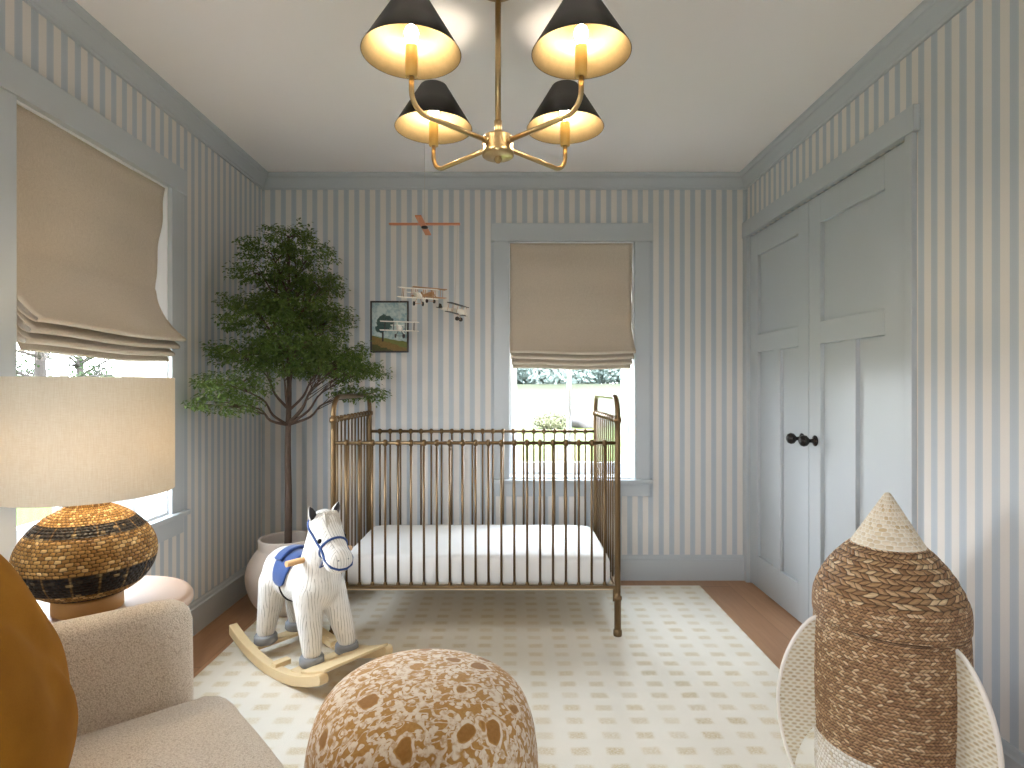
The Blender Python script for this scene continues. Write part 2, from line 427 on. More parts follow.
M['lawn'] = lawn_mat()
M['hazed_leaf'] = simple('haze_tinted_foliage', rgb(116, 128, 122), .95, var=.3, vscale=1.5, spec=.1)  # distance haze is put into this pale leaf colour
M['bush_leaf'] = simple('bush_foliage', rgb(96, 96, 74), .9, var=.3, vscale=6, spec=.1)
M['out_leaf'] = simple('garden_tree_leaves', rgb(36, 50, 24), .8, var=.2, vscale=3, spec=.2)

# ------------------------------------------------------------------ the room
XL, XR, YB, YF, ZC = -1.55, 1.475, 3.656, -1.70, 2.524
T = .20
def holed(m, a0, a1, z0, z1, h, put):
    (h0, h1, k0, k1) = h
    for r in ((a0, h0, z0, z1), (h1, a1, z0, z1), (h0, h1, z0, k0), (h0, h1, k1, z1)):
        if r[1]-r[0] > 1e-5 and r[3]-r[2] > 1e-5: put(m, *r)
WIN_L = (1.8155, 2.650, .629, 2.11); WIN_B = (-.006, .775, .629, 2.11); WIN_FILL = (-1.06, -.04, .85, 1.97)
DOOR = (2.160, 3.600, -.001, 2.13)
m = MB(); m.box(XL-T, XR+T, YF-T, YB+T, -.1, 0); struct(m.obj('floor', M['floor']))
m = MB(); m.box(XL-T, XR+T, YF-T, YB+T, ZC, ZC+.12); struct(m.obj('ceiling', M['ceiling']))
m = MB(); holed(m, YF-T, YB+T, 0, ZC, WIN_L, lambda m, a, b, c, d: m.box(XL-T, XL, a, b, c, d)); struct(m.obj('wall_left', M['wp_left']))
m = MB(); holed(m, XL, XR, 0, ZC, WIN_B, lambda m, a, b, c, d: m.box(a, b, YB, YB+T, c, d)); struct(m.obj('wall_back', M['wp_back']))
m = MB(); holed(m, XL, XR, 0, ZC, WIN_FILL, lambda m, a, b, c, d: m.box(a, b, YF-T, YF, c, d)); struct(m.obj('wall_front', M['wp_back']))
m = MB(); holed(m, YF-T, YB+T, 0, ZC, DOOR, lambda m, a, b, c, d: m.box(XR, XR+.06, a, b, c, d)); m.box(XR+.06, XR+T, YF-T, YB+T, 0, ZC)
struct(m.obj('wall_right', M['wp_right']))

# crown moulding: profile (p = projection from wall, z)
CR = [(0, 2.436), (.010, 2.436), (.012, 2.446), (.018, 2.450), (.024, 2.462), (.040, 2.484), (.048, 2.494), (.048, 2.502), (.060, 2.508), (.066, 2.516), (.066, ZC), (0, ZC)]
BB = [(0, 0), (.019, 0), (.019, .128), (.013, .134), (.011, .148), (.006, .156), (0, .156)]
def runner(name, prof, side, a, b):
    m = MB()
    if side == 'left': m.prism([(XL+p, z) for p, z in prof], a, b, 'y')
    elif side == 'right': m.prism([(XR-p, z) for p, z in prof], a, b, 'y')
    elif side == 'back': m.prism([(YB-p, z) for p, z in prof], a, b, 'x')
    else: m.prism([(YF+p, z) for p, z in prof], a, b, 'x')
    return struct(m.obj(name, M['paint']))
runner('trim_1', CR, 'left', YF, YB); runner('trim_2', CR, 'back', XL, XR); runner('trim_3', CR, 'right', YF, YB); runner('trim_4', CR, 'front', XL, XR)
runner('baseboard_left', BB, 'left', YF, YB); runner('baseboard_back', BB, 'back', XL, XR)
runner('baseboard_right', BB, 'right', YF, 2.119); runner('baseboard_front', BB, 'front', XL, XR)

# windows: built in a local frame (u along the wall, d = depth outward, z up), put with matrix
def window(name, W, origin, ang, glass_d, stile, muntin_w, stool=True, meet=1.40):
    u0, u1, z0, z1 = W; w = u1-u0
    root = empty(name, origin, ang); struct(root)
    m = MB(); c = .095
    m.box(-c, 0, -.020, 0, z0-.02, z1); m.box(w, w+c, -.020, 0, z0-.02, z1); m.box(-c-.018, w+c+.018, -.026, 0, z1, z1+.112)
    m.obj('casing', M['paint'], root, .002)
    m = MB(); m.box(-c-.016, w+c+.016, -.045, 0, z0-.022, z0); m.obj('stool', M['paint'], root, .003)
    m = MB(); m.box(-c, w+c, -.020, 0, z0-.105, z0-.022); m.obj('apron', M['paint'], root, .003)
    m = MB(); t = .006
    m.box(0, t, 0, T, z0, z1); m.box(w-t, w, 0, T, z0, z1); m.box(t, w-t, 0, T, z1-t, z1); m.box(t, w-t, 0, T, z0, z0+.012)
    m.obj('jamb', M['white_paint'], root)
    g = glass_d; zm = meet
    for nm, za, zb, dd in (('lower_sash', z0+.012, zm+.02, g), ('upper_sash', zm-.02, z1-t, g+.034)):
        m = MB(); s = stile; br = .075 if nm == 'lower_sash' else .04
        m.box(t, t+s, dd-.018, dd+.016, za, zb); m.box(w-t-s, w-t, dd-.018, dd+.016, za, zb)
        m.box(t+s, w-t-s, dd-.018, dd+.016, za, za+br); m.box(t+s, w-t-s, dd-.018, dd+.016, zb-.04, zb)
        m.box(w/2-muntin_w/2, w/2+muntin_w/2, dd-.014, dd+.012, za+br, zb-.04)
        so = m.obj(nm, M['white_paint'], root, .003)
        m = MB(); m.box(t+s, w-t-s, dd-.003, dd+.001, za+br, zb-.04); m.obj('pane', M['glass'], so)
    return root
# left wall: local +x -> +Y world, local +y(depth) -> -X world   => rotation +90 deg
window('window_1', WIN_L, (XL, WIN_L[0], 0), PI/2, .165, .085, .05)
# back wall: local +x -> +X, depth -> +Y
window('window_2', WIN_B, (WIN_B[0], YB, 0), 0, .150, .044, .026)
# window added in the front wall behind the camera for fill light: local +x -> -X, depth -> -Y
window('window_fill', WIN_FILL, (WIN_FILL[1], YF, 0), PI, .150, .05, .03, meet=1.5)

# closet double doors on the right wall
m = MB(); cw = .040
y0, y1, zt = DOOR[0], DOOR[1], DOOR[3]
m.box(XR-.020, XR, y0-cw, y0, 0, zt); m.box(XR-.020, XR, y1, YB, 0, zt); m.box(XR-.026, XR, y0-cw-.018, YB, zt, zt+.095)
m.box(XR, XR+.05, y0-.001, y0+.004, 0, zt); m.box(XR, XR+.05, y1-.004, y1+.001, 0, zt)
struct(m.obj('trim_5', M['paint'], None, .002))
ym = 2.892
def leaf(name, ya, yb, knob_y):
    g = .0025; ya += g + (.004 if ya == y0 else 0); yb -= g + (.004 if yb == y1 else 0)
    xa, xb, xp = XR+.002, XR+.045, XR+.020
    s = .105; sn = .14 if ya < 2.5 else .105; mw = .09; zr = [.008, .195, 1.412, 1.517, 1.990, 2.125]
    m = MB()
    m.box(xa, xb, ya, ya+sn, zr[0], zr[5]); m.box(xa, xb, yb-s, yb, zr[0], zr[5])
    for a, b in ((zr[0], zr[1]), (zr[2], zr[3]), (zr[4], zr[5])): m.box(xa, xb, ya+sn, yb-s, a, b)
    c = (ya+sn+yb-s)/2; m.box(xa, xb, c-mw/2, c+mw/2, zr[1], zr[2])
    m.box(xp, xb-.002, ya+sn, yb-s, zr[1], zr[2]); m.box(xp, xb-.002, ya+sn, yb-s, zr[3], zr[4])
    o = struct(m.obj(name, M['paint'], None, .0015, 1))
    k = MB(); R = Matrix.Rotation(-PI/2, 3, 'Y')
    k.lathe([(0, 0), (.026, 0), (.027, .004), (.020, .008), (.010, .012), (.009, .030), (.016, .036), (.026, .046), (.0285, .058), (.024, .070), (.012, .078), (0, .079)], (xa, knob_y, .945), 24, 0, R)
    k.obj('door_knob', M['bronze'], o)
leaf('door_1', ym, y1, 2.955); leaf('door_2', y0, ym, 2.828)

# ------------------------------------------------------------------ roman blinds
def blind(name, W, origin, ang, label, depth=.0):
    w = W[1]-W[0]; root = empty(name, origin, ang)
    tag(root, label, 'blind')
    # profile: (d, z); negative d is into the room
    P = [(.012, 2.108)]
    for i in range(1, 20):
        z = 2.105 - i*.024; P.append((.012 + min(.036, (2.105-z)*.10) + .005*math.sin((2.105-z)/.205*2*PI), z))
    P += smooth2([(.048, 1.635), (.036, 1.58), (.006, 1.515), (-.035, 1.462), (-.068, 1.432), (-.083, 1.421), (-.084, 1.412), (-.070, 1.410), (-.030, 1.438), (.015, 1.485), (.036, 1.528)])
    a = smooth2([(.036, 1.52), (.010, 1.465), (-.030, 1.410), (-.052, 1.390), (-.056, 1.380), (-.044, 1.376), (-.010, 1.400), (.028, 1.462)])
    b = smooth2([(.028, 1.455), (.005, 1.405), (-.018, 1.368), (-.034, 1.356), (-.036, 1.346), (-.024, 1.342), (.006, 1.362), (.030, 1.420)])
    c = smooth2([(.030, 1.412), (.010, 1.365), (-.008, 1.330), (-.012, 1.322), (-.006, 1.318), (.004, 1.320)])
    def sheet(nm, P, par, e0=.004, wob=0):
        m = MB(); n = 28; th = .0016; grid = []
        for i in range(n+1):
            t = i/n; row = []
            for j, (d, z) in enumerate(P):
                x = e0 + (w-2*e0)*t
                k = max(0, min(1, (1.62-z)/.2))
                dd = d + k*.006*math.sin(t*5.3+j*.02) + .0025*math.sin(t*9+z*7)
                zz = z + k*.005*math.sin(t*6.1+1) - k*.012*t*0
                if wob and i in (0, n): x += (.0016*math.sin(z*31)*(1 if i else -1))
                row.append(m.bm.verts.new((x, dd, zz)))
            grid.append(row)
        for i in range(n):
            for j in range(len(P)-1):
                m.bm.faces.new([grid[i][j], grid[i][j+1], grid[i+1][j+1], grid[i+1][j]]).smooth = True
        o = m.obj(nm, M['blind'], par)
        s = o.modifiers.new('s', 'SOLIDIFY'); s.thickness = .003; s.offset = 0
        return o
    sheet('panel', P, root, .006, 1)
    sheet('fold', a, root, .012); sheet('fold', b, root, .018); sheet('fold', c, root, .024)
    m = MB(); m.box(.008, w-.008, .045, .085, 2.072, 2.104); m.obj('headrail', M['blind'], root)
    return root
def smooth2(pts, n=4):
    P = smooth_path([(p[0], p[1], 0) for p in pts], n); return [(v.x, v.y) for v in P]
blind('roman_blind', WIN_L, (XL, WIN_L[0], 0), PI/2, 'oatmeal linen roman blind on the left wall window, above the table lamp')
blind('roman_blind', WIN_B, (WIN_B[0], YB, 0), 0, 'oatmeal linen roman blind on the back wall window, behind the crib')

# ------------------------------------------------------------------ rug
m = MB(); m.box(-1.30, 1.142, .47, 3.52, .0005, .011)
tag(m.obj('area_rug', M['rug'], None, .004), 'cream area rug with rows of small tan dashes under the crib', 'rug')
RZ = .0115

# ------------------------------------------------------------------ crib
cr = empty('crib', (-.1655, 3.172, RZ)); tag(cr, 'antique gold metal crib with slim spindles in front of the back window', 'crib')
HX, HY = .6825, .3615
CB = M['crib_brass']
def post_mesh():
    m = MB()
    m.lathe([(0, 0), (.020, 0), (.021, .006), (.021, .026), (.016, .030), (.0165, .034), (.0165, .168), (.020, .172), (.021, .180), (.020, .188), (.014, .192), (.0145, .215), (.0135, .98), (.0135, 1.020), (.018, 1.024), (.020, 1.034), (.018, 1.046), (.0135, 1.050), (0, 1.050)], n=16)
    return m
p0 = post_mesh().obj('leg_post', CB, cr, loc=(-HX, -HY, 0))
for x, y in ((HX, -HY), (-HX, HY), (HX, HY)): inst(p0, (x, y, 0))
# bowed end tops
m = MB(); R = .085; zt = 1.145; pts = [(0, -HY, 1.045), (0, -HY, zt-R)]
for i in range(1, 9):
    a = PI/2*i/8; pts.append((0, -HY+R-R*math.cos(a), zt-R+R*math.sin(a)))
q = [(x, -y, z) for x, y, z in pts[::-1]]
m.tube(pts+q, .0125, 12)
b0 = m.obj('end_bow', CB, cr, loc=(-HX, 0, 0)); inst(b0, (HX, 0, 0))
# rails
def rail_mesh(L, knobs, r=.0085, axis=0, kr=.0165, kh=.024):
    m = MB(); a = [0,0,0]; b = [0,0,0]; a[axis] = -L; b[axis] = L
    m.tube([a, b], r, 12)
    for k in knobs:
        c = [0,0,0]; c[axis] = k; d = Vector((0,0,0)); d[axis] = kh/2
        c = Vector(c); m.tube([c-d, c-d*.6, c, c+d*.6, c+d], [.009, kr*.9, kr, kr*.9, .009], 10)
        m.lathe([(.006, -.016), (.009, -.013), (.009, .013), (.006, .016)], c, 10)
    return m
sp = .0620; KX = [(i-10)*sp for i in range(21)]; KY = [(i-4.5)*.066 for i in range(10)]
ru = rail_mesh(HX-.006, KX).obj('side_rail', CB, cr, loc=(0, -HY, .925)); inst(ru, (0, HY, .925))
m = MB(); m.box(-HX+.008, HX-.008, -.011, .011, -.009, .006)
for k in KX: m.lathe([(.009, .004), (.0105, .010), (.008, .018), (.005, .022)], (k, 0, 0), 10)
rl = m.obj('lower_rail', CB, cr, .002, loc=(0, -HY, .236)); inst(rl, (0, HY, .236))
re = rail_mesh(HY-.006, KY, .008, 1, .0125, .014).obj('end_rail', CB, cr, loc=(-HX, 0, 1.036)); inst(re, (HX, 0, 1.036))
m = MB(); m.box(-.011, .011, -HY+.008, HY-.008, -.009, .006)
rb = m.obj('lower_end_rail', CB, cr, .002, loc=(-HX, 0, .236)); inst(rb, (HX, 0, .236))
m = MB(); m.tube([(0,0,.24), (0,0,.925)], .0057, 8)
s0 = m.obj('spindle', CB, cr, loc=(KX[0], -HY, 0))
for y in (-HY, HY):
    for k in KX:
        if (k, y) != (KX[0], -HY): inst(s0, (k, y, 0))
m = MB(); m.tube([(0,0,.24), (0,0,1.036)], .0046, 8)
s1 = m.obj('end_spindle', CB, cr, loc=(-HX, KY[0], 0))
for x in (-HX, HX):
    for k in KY:
        if (x, k) != (-HX, KY[0]): inst(s1, (x, k, 0))
m = MB(); m.box(-HX+.012, HX-.012, -HY+.013, HY-.013, .212, .226)
m.obj('mattress_support', simple('cream_slats', rgb(226, 210, 180), .6), cr, .002)
# brackets at the rail ends
for sx in (-1, 1):
    m = MB(); m.prism([(-HY-.008, .226), (-HY+.008, .226), (-HY+.008, .16), (-HY-.008, .185)], sx*HX-.01-.012*sx, sx*HX+.01-.012*sx, 'x'); m.obj('corner_bracket', CB, cr)
# mattress
m = MB(); nx, ny = 40, 22; a, b, zb, zt = .655, .335, .0, .152
def sq(t, p=5.): return (1-abs(t)**p)
mat = empty('crib_mattress', (-.1655, 3.172, RZ+.2275)); 
top = []
for i in range(nx+1):
    u = -1+2*i/nx; row = []
    for j in range(ny+1):
        v = -1+2*j/ny
        z = zt - .012*(abs(u)**8 + abs(v)**8) + .004*noise.noise(Vector((u*4, v*3, 0)))
        row.append(m.bm.verts.new((a*u, b*v, z)))
    top.append(row)
bot = [[m.bm.verts.new((a*(-1+2*i/nx), b*(-1+2*j/ny), zb)) for j in range(ny+1)] for i in range(nx+1)]
for i in range(nx):
    for j in range(ny):
        m.bm.faces.new([top[i][j], top[i+1][j], top[i+1][j+1], top[i][j+1]])
        m.bm.faces.new([bot[i][j], bot[i][j+1], bot[i+1][j+1], bot[i+1][j]])
for i in range(nx):
    m.bm.faces.new([top[i][0], bot[i][0], bot[i+1][0], top[i+1][0]]); m.bm.faces.new([top[i][ny], top[i+1][ny], bot[i+1][ny], bot[i][ny]])
for j in range(ny):
    m.bm.faces.new([top[0][j], top[0][j+1], bot[0][j+1], bot[0][j]]); m.bm.faces.new([top[nx][j], bot[nx][j], bot[nx][j+1], top[nx][j+1]])
m.obj('fitted_sheet', M['sheet'], mat, .028, 5, True)
tag(mat, 'white crib mattress with fitted sheet lying inside the gold crib', 'mattress')

# ------------------------------------------------------------------ chandelier
CX, CY = -.039, 1.91
ch = empty('chandelier', (CX, CY, 1.945)); Z0 = 1.945
tag(ch, 'four-armed brass chandelier with black cone shades hanging from the ceiling', 'chandelier')
BR = M['brass']
m = MB(); m.lathe([(0, ZC-Z0-.022), (.060, ZC-Z0-.022), (.066, ZC-Z0-.018), (.066, ZC-Z0), (0, ZC-Z0)], n=40); m.obj('ceiling_canopy', BR, ch)
m = MB(); m.tube([(0,0,.065), (0,0,ZC-Z0-.02)], .0095, 16); m.obj('stem', BR, ch)
m = MB(); m.tube([(0,0,.078), (0,0,.13)], .0125, 16); m.obj('stem_collar', BR, ch)
m = MB(); m.lathe([(0, .012), (.047, .012), (.052, .016), (.052, .030), (.050, .032), (.050, .074), (.048, .078), (0, .079)], n=40); m.obj('hub', BR, ch)
m = MB(); m.lathe([(0, -.008), (.006, -.007), (.012, .0), (.013, .006), (.010, .011), (.0125, .014), (.0125, .024), (0, .024)], n=24); m.obj('finial', BR, ch)
def arm_mesh():
    L = .342; R = .055; z = .052; m = MB()
    pts = [(.045, 0, z), (L-R, 0, z)]
    for i in range(1, 9):
        a = PI/2*i/8; pts.append((L-R+R*math.sin(a), 0, z+R-R*math.cos(a)))
    pts.append((L, 0, .150)); m.tube(pts, .0078, 12)
    m.tube([(.046, 0, z), (.062, 0, z)], .011, 12)
    return m
arm = arm_mesh().obj('arm', BR, ch, loc=(0,0,0)); arm.rotation_euler = (0, 0, PI/4)
L = .342
m = MB(); m.lathe([(0, .148), (.0165, .148), (.0175, .151), (.0175, .232), (.0165, .235), (0, .235)], (L, 0, 0), 20); m.obj('candle_sleeve', M['candle'], arm)
m = MB(); m.lathe([(0, .2352), (.010, .2355), (.011, .247), (.017, .258), (.020, .270), (.016, .284), (.008, .292), (0, .294)], (L, 0, 0), 16); m.obj('light_bulb', M['bulb'], arm)
m = MB(); m.keep = True
zb, zt, rb_, rt_ = .212, .366, .142, .049; th = .0018
m.lathe([(rb_, zb, 0), (rt_, zt, 0), (rt_-th, zt, 1), (rb_-th, zb, 0), (rb_, zb)], (L, 0, 0), 56)
o = m.obj('lamp_shade', [M['black'], M['gold_leaf']], arm)
m = MB()
for k in range(3):
    a = 2*PI*k/3; m.tube([(L+.0475*math.cos(a), .0475*math.sin(a), .362), (L, 0, .362)], .0015, 6)
m.tube([(L, 0, .28), (L, 0, .365)], .002, 6); m.lathe([(0, .362), (.008, .362), (.008, .368), (0, .368)], (L, 0, 0), 12)
m.obj('shade_spider', BR, arm)
for k in (1, 2, 3):
    c = copy_tree(arm, ch); c.rotation_euler = (0, 0, PI/4+k*PI/2)

# ------------------------------------------------------------------ side table + table lamp
m = MB()
st = empty('side_table', (-1.165, 1.66, 0)); tag(st, 'round bleached wood side table under the woven table lamp', 'table')
m.lathe([(0, .555), (.205, .555), (.225, .560), (.235, .575), (.235, .588), (.228, .598), (.214, .600), (0, .600)], n=64); m.obj('tabletop', M['pink_wood'], st)
m = MB(); m.lathe([(0, .03), (.12, .03), (.12, .555), (0, .555)], n=40); m.obj('pedestal', M['pink_wood'], st)
m = MB(); m.lathe([(0, .0115), (.17, .0115), (.17, .025), (.16, .03), (0, .03)], n=48); m.obj('base', M['pink_wood'], st)
tl = empty('table_lamp', (-1.158, 1.606, .600)); tag(tl, 'table lamp with wide cream linen drum shade and striped woven base', 'lamp')
m = MB(); m.lathe([(0, 0), (.081, 0), (.083, .003), (.083, .036), (.081, .040), (0, .040)], n=48); m.obj('lamp_base', M['lamp_wood'], tl)
prof = []
NP = 60
for i in range(NP+1):
    t = i/NP; a = -PI/2 + PI*t
    zz = .040 + .245*t
    s = math.sin(PI*min(max((t*.90+.06), 0), 1))
    r = .207*(s**.62)
    prof.append((r, zz))
# flattened bowl: widest a little under the middle, short neck above
ctrl = [(.068, .040), (.100, .050), (.132, .072), (.153, .102), (.1635, .138), (.1625, .168), (.150, .200), (.128, .230), (.100, .256), (.072, .274), (.054, .283), (.047, .294), (.047, .305)]
prof = [(v.x, v.y) for v in smooth_path([(a, b, 0) for a, b in ctrl], 5)]
pr2 = []
for i, (r, z) in enumerate(prof): pr2.append((r, z))
m = MB(); m.lathe([(0, .040)]+pr2+[(0, .305)], n=96, fn=lambda a, z: 1+.006*math.sin(a*32)); m.obj('woven_body', M['lamp_weave'], tl)
m = MB(); m.tube([(0,0,.305), (0,0,.40)], .008, 12); m.tube([(0,0,.335), (0,0,.385)], .018, 14); m.obj('neck', BR, tl)
m = MB(); m.keep = True; R = .207
m.lathe([(R, .318), (R, .633), (R-.002, .633), (R-.002, .318), (R, .318)], n=96); m.obj('lamp_shade', M['shade'], tl)
m = MB(); m.ball((0,0,.43), (.028, .028, .038)); m.obj('light_bulb', M['lamp_bulb'], tl)
m = MB()
for k in range(3):
    a = 2*PI*k/3+.4; m.tube([(.012*math.cos(a), .012*math.sin(a), .60), ((R-.001)*math.cos(a), (R-.001)*math.sin(a), .622)], .002, 6)
m.tube([(0,0,.47), (0,0,.605)], .003, 8); m.obj('shade_spider', BR, tl)

# ------------------------------------------------------------------ armchair (faces back-right), local x forward, y left
AF = math.atan2(.67, .74)
ac = empty('armchair', (0, 0, 0), AF)
def AC(F, Lc): return Vector((F*math.cos(AF)-Lc*math.sin(AF), F*math.sin(AF)+Lc*math.cos(AF), 0))
ac.location = AC(0, 1.20)
tag(ac, 'wide cream boucle armchair in the lower left foreground', 'chair')
BO = M['boucle']
def cushion(name, x0, x1, y0, y1, z0, z1, bev, parent, crown=.0, mat=BO, seg=6, amp=.004):
    m = MB(); nx, ny, nz = 22, 22, 8
    cx, cy, cz = (x0+x1)/2, (y0+y1)/2, (z0+z1)/2; hx, hy, hz = (x1-x0)/2, (y1-y0)/2, (z1-z0)/2
    bm = m.bm; bmesh.ops.create_cube(bm, size=2)
    bmesh.ops.subdivide_edges(bm, edges=bm.edges[:], cuts=21, use_grid_fill=True)
    for v in bm.verts:
        p = Vector((v.co.x*hx, v.co.y*hy, v.co.z*hz)); b = min(bev, hx, hy, hz)
        q = Vector((max(-hx+b, min(hx-b, p.x)), max(-hy+b, min(hy-b, p.y)), max(-hz+b, min(hz-b, p.z))))
        d = p-q
        if d.length > 1e-6: p = q + d.normalized()*b
        if crown and p.z > 0: p.z += crown*(1-(p.x/hx)**2)*(1-(p.y/hy)**2)
        n = noise.noise(Vector((p.x*6+cx*3, p.y*6, p.z*6)))*amp
        v.co = Vector((cx, cy, cz)) + p + p.normalized()*n
    return m.obj(name, mat, parent, smooth=True)
# L is measured from the camera's axis; chair origin sits at L=1.20
cushion('arm', -.46, .415, .446, .566, .05, .660, .058, ac)
cushion('arm', -.46, .415, -.570, -.450, .05, .660, .058, ac)
cushion('backrest', -.52, -.28, -.50, .50, .05, .86, .09, ac)
cushion('seat_base', -.30, .44, -.46, .455, .05, .30, .05, ac)
cushion('seat_cushion', -.29, .490, -.450, .450, .255, .435, .075, ac, .018)
for x in (-.42, .36):
    for y in (-.48, .48): m = MB(); m.lathe([(0, RZ), (.018, RZ), (.024, .055), (0, .055)], (x, y, 0), 14); m.obj('foot', M['lamp_wood'], ac)

# throw pillow
def pillow(name, c, half, th, rot, mat, label):
    m = MB(); n = 36
    G = {}
    for s in (1, -1):
        for i in range(n+1):
            for j in range(n+1):
                u, v = -1+2*i/n, -1+2*j/n
                e = (i in (0, n)) or (j in (0, n))
                if s == -1 and e: G[s, i, j] = G[1, i, j]; continue
                f = ((1-abs(u)**2.2)*(1-abs(v)**2.2))**.55 if not e else 0
                pin = 1-.07*(1-abs(u)**2)*abs(v)**3*1. ; pin2 = 1-.07*(1-abs(v)**2)*abs(u)**3
                w = .010*noise.noise(Vector((u*2.6, v*2.2+s, 3)))*f
                cr = .010*math.exp(-((u*.8+v*.5-.1)**2)/.012)*f
                G[s, i, j] = m.bm.verts.new((half*u*pin2, half*v*pin, s*(th*f+w-cr)))
        for i in range(n):
            for j in range(n):
                q = [G[s, i, j], G[s, i+1, j], G[s, i+1, j+1], G[s, i, j+1]]
                m.bm.faces.new(q if s == 1 else q[::-1]).smooth = True
    o = m.obj(name, mat, None, smooth=True, loc=c); o.rotation_euler = rot
    tag(o, label, 'pillow'); return o
from mathutils import Euler
Fh, Lh, Uh = Vector((math.cos(AF), math.sin(AF), 0)), Vector((-math.sin(AF), math.cos(AF), 0)), Vector((0, 0, 1))
ph, ln = math.radians(12), math.radians(16)
pn = (Fh*math.cos(ph)-Lh*math.sin(ph))*math.cos(ln)+Uh*math.sin(ln)
px_ = (Uh.cross(pn)).normalized(); py_ = pn.cross(px_).normalized()
pr_ = Matrix((px_, py_, pn)).transposed() @ Matrix.Rotation(math.radians(6), 3, 'Z')
pillow('throw_pillow', AC(.005, 1.33)+Vector((0, 0, .680)), .25, .105, pr_.to_euler(), M['velvet'], 'mustard velvet throw pillow on the boucle armchair at the left edge')

# ------------------------------------------------------------------ pouf ottoman
pf = empty('pouf_ottoman', (-.222, 1.50, RZ), .4)
tag(pf, 'round ottoman in ochre and white block-printed fabric at the bottom centre', 'ottoman')
m = MB(); pr = smooth2([(.258, 0), (.280, .02), (.292, .08), (.296, .17), (.292, .26), (.280, .335), (.258, .387), (.220, .425), (.165, .450), (.09, .464), (.02, .468)], 5)
m.lathe([(0, 0)]+pr+[(0, .468)], n=96, fn=lambda a, z: 1+.012*math.sin(a*3+z*4)+.004*math.sin(a*11)*(z < .36))
m.obj('cushion_cover', M['print'], pf)

# ------------------------------------------------------------------ rocket basket
rk = empty('rocket_basket', (1.149, 1.78, RZ)); tag(rk, 'woven rocket-shaped lidded basket beside the right wall', 'basket')
def ripple(pts, n, amp):
    out = []
    for i, (r, z) in enumerate(pts): out.append((r + amp*(abs(math.sin(PI*i/4))-.5), z))
    return out
body = [(.1995+.010*min(1, (z-.14)/.05 if z < .19 else 1)*0+.006*math.sin(PI*(z-.14)/.36), z) for z in [.135+.0033*i for i in range(110)]]
body = [(r+.0016*abs(math.sin(PI*(z-.135)/.0133)), z) for r, z in body if z < .489]
m = MB(); m.lathe([(0, .135)]+body+[(.192, .4895), (.188, .4975), (0, .4975)], n=96); m.obj('basket_body', M['basket'], rk)
m = MB(); wb = [(.197+.0014*abs(math.sin(PI*z/.0125)), z) for z in [.0005+.0031*i for i in range(45)]]
m.lathe([(0, 0)]+wb+[(0, .1365)], n=96); m.obj('lower_band', M['basket_white'], rk)
m = MB(); lid = [(.2035, .4965), (.205, .500), (.2055, .520), (.205, .540), (.2025, .562), (.197, .578)]
lid = [(a, b) for a, b in smooth2(lid, 6)]
m.lathe([(0, .4965)]+lid+[(0, .578)], n=96); m.obj('lid', M['basket_lid'], rk)
m = MB(); dome = smooth2([(.1975, .577), (.186, .605), (.168, .640), (.145, .672), (.118, .702), (.098, .720)], 6)
m.lathe(dome, n=96, fn=lambda a, z: 1+.008*math.sin(a*24+z*160)); m.obj('dome', M['braid'], rk)
m = MB(); m.lathe([(.100, .716), (.097, .722)]+[(.096-.0845*t, .724+.143*t) for t in [i/24 for i in range(25)]]+[(.007, .873), (0, .875)], n=64, fn=lambda a, z: 1)
m.obj('nose_cone', M['cone_weave'], rk)
FP = smooth2([(.190, .505), (.225, .485), (.265, .435), (.300, .365), (.322, .280), (.326, .200), (.312, .110), (.288, .035), (.275, .002)], 5)
FI = smooth2([(.275, .002), (.262, .055), (.240, .105), (.205, .150), (.190, .165)], 4)[1:]
th0 = -(90-33.2)*PI/180 - PI*0
# direction from rocket to camera
dc = math.atan2(-1.78, -1.149)
FP = [(.19+(r-.19)*.87, z*.955) for r, z in FP]; FI = [(.19+(r-.19)*.87, z*.955) for r, z in FI]
def fin(ang):
    m = MB(); m.prism(FP+FI, -.006, .006, 'y')
    o = m.obj('fin', M['fin'], rk, .002); o.rotation_euler = (0, 0, ang)
    e = MB(); e.tube([(r, 0, z) for r, z in FP], .0072, 8); e.obj('fin_edging', M['white_toy'], o)
    return o
for a in (dc+math.radians(52), dc-math.radians(70), dc+math.radians(172)): fin(a)

# ------------------------------------------------------------------ rocking horse: local x forward, y left
HA = math.atan2(-.629, .777)
rh = empty('rocking_horse', (-.900, 2.560, RZ), HA); tag(rh, 'white corduroy rocking horse with blue saddle beside the crib', 'rocking horse')
ZH = .060   # top of slats
m = MB()
m.ball((-.02, 0, .362), (.235, .100, .108)); m.ball((-.145, 0, .360), (.105, .104, .112)); m.ball((.105, 0, .365), (.105, .100, .115))
m.capsule((.11, 0, .40), (.150, -.004, .59), .092, .060)           # neck
m.capsule((.150, 0, .58), (.158, -.004, .625), .066, .058)
m.ball((.165, -.006, .605), (.072, .070, .075))                     # skull
m.capsule((.190, -.010, .582), (.272, -.026, .515), .066, .052)     # face
m.ball((.292, -.030, .500), (.058, .060, .054))                     # muzzle
legs = {(1, -1): (.172, -.072), (1, 1): (.182, .090), (-1, -1): (-.172, -.084), (-1, 1): (-.205, .084)}
for (fx, sy), (hx, hy) in legs.items():
    tx = .115 if fx > 0 else -.150; ty = sy*.055
    m.capsule((tx, ty, .33), (hx, hy, ZH+.055), .064 if fx > 0 else .068, .040)
m.capsule((hx*0-.235, 0, .40), (-.285, 0, .30), .022, .026); m.capsule((-.285, 0, .30), (-.275, 0, .20), .026, .018)  # tail
hb = m.obj('body', M['corduroy'], rh)
r_ = hb.modifiers.new('r', 'REMESH'); r_.mode = 'VOXEL'; r_.voxel_size = .0065; r_.use_smooth_shade = True
s_ = hb.modifiers.new('s', 'SMOOTH'); s_.factor = .6; s_.iterations = 7
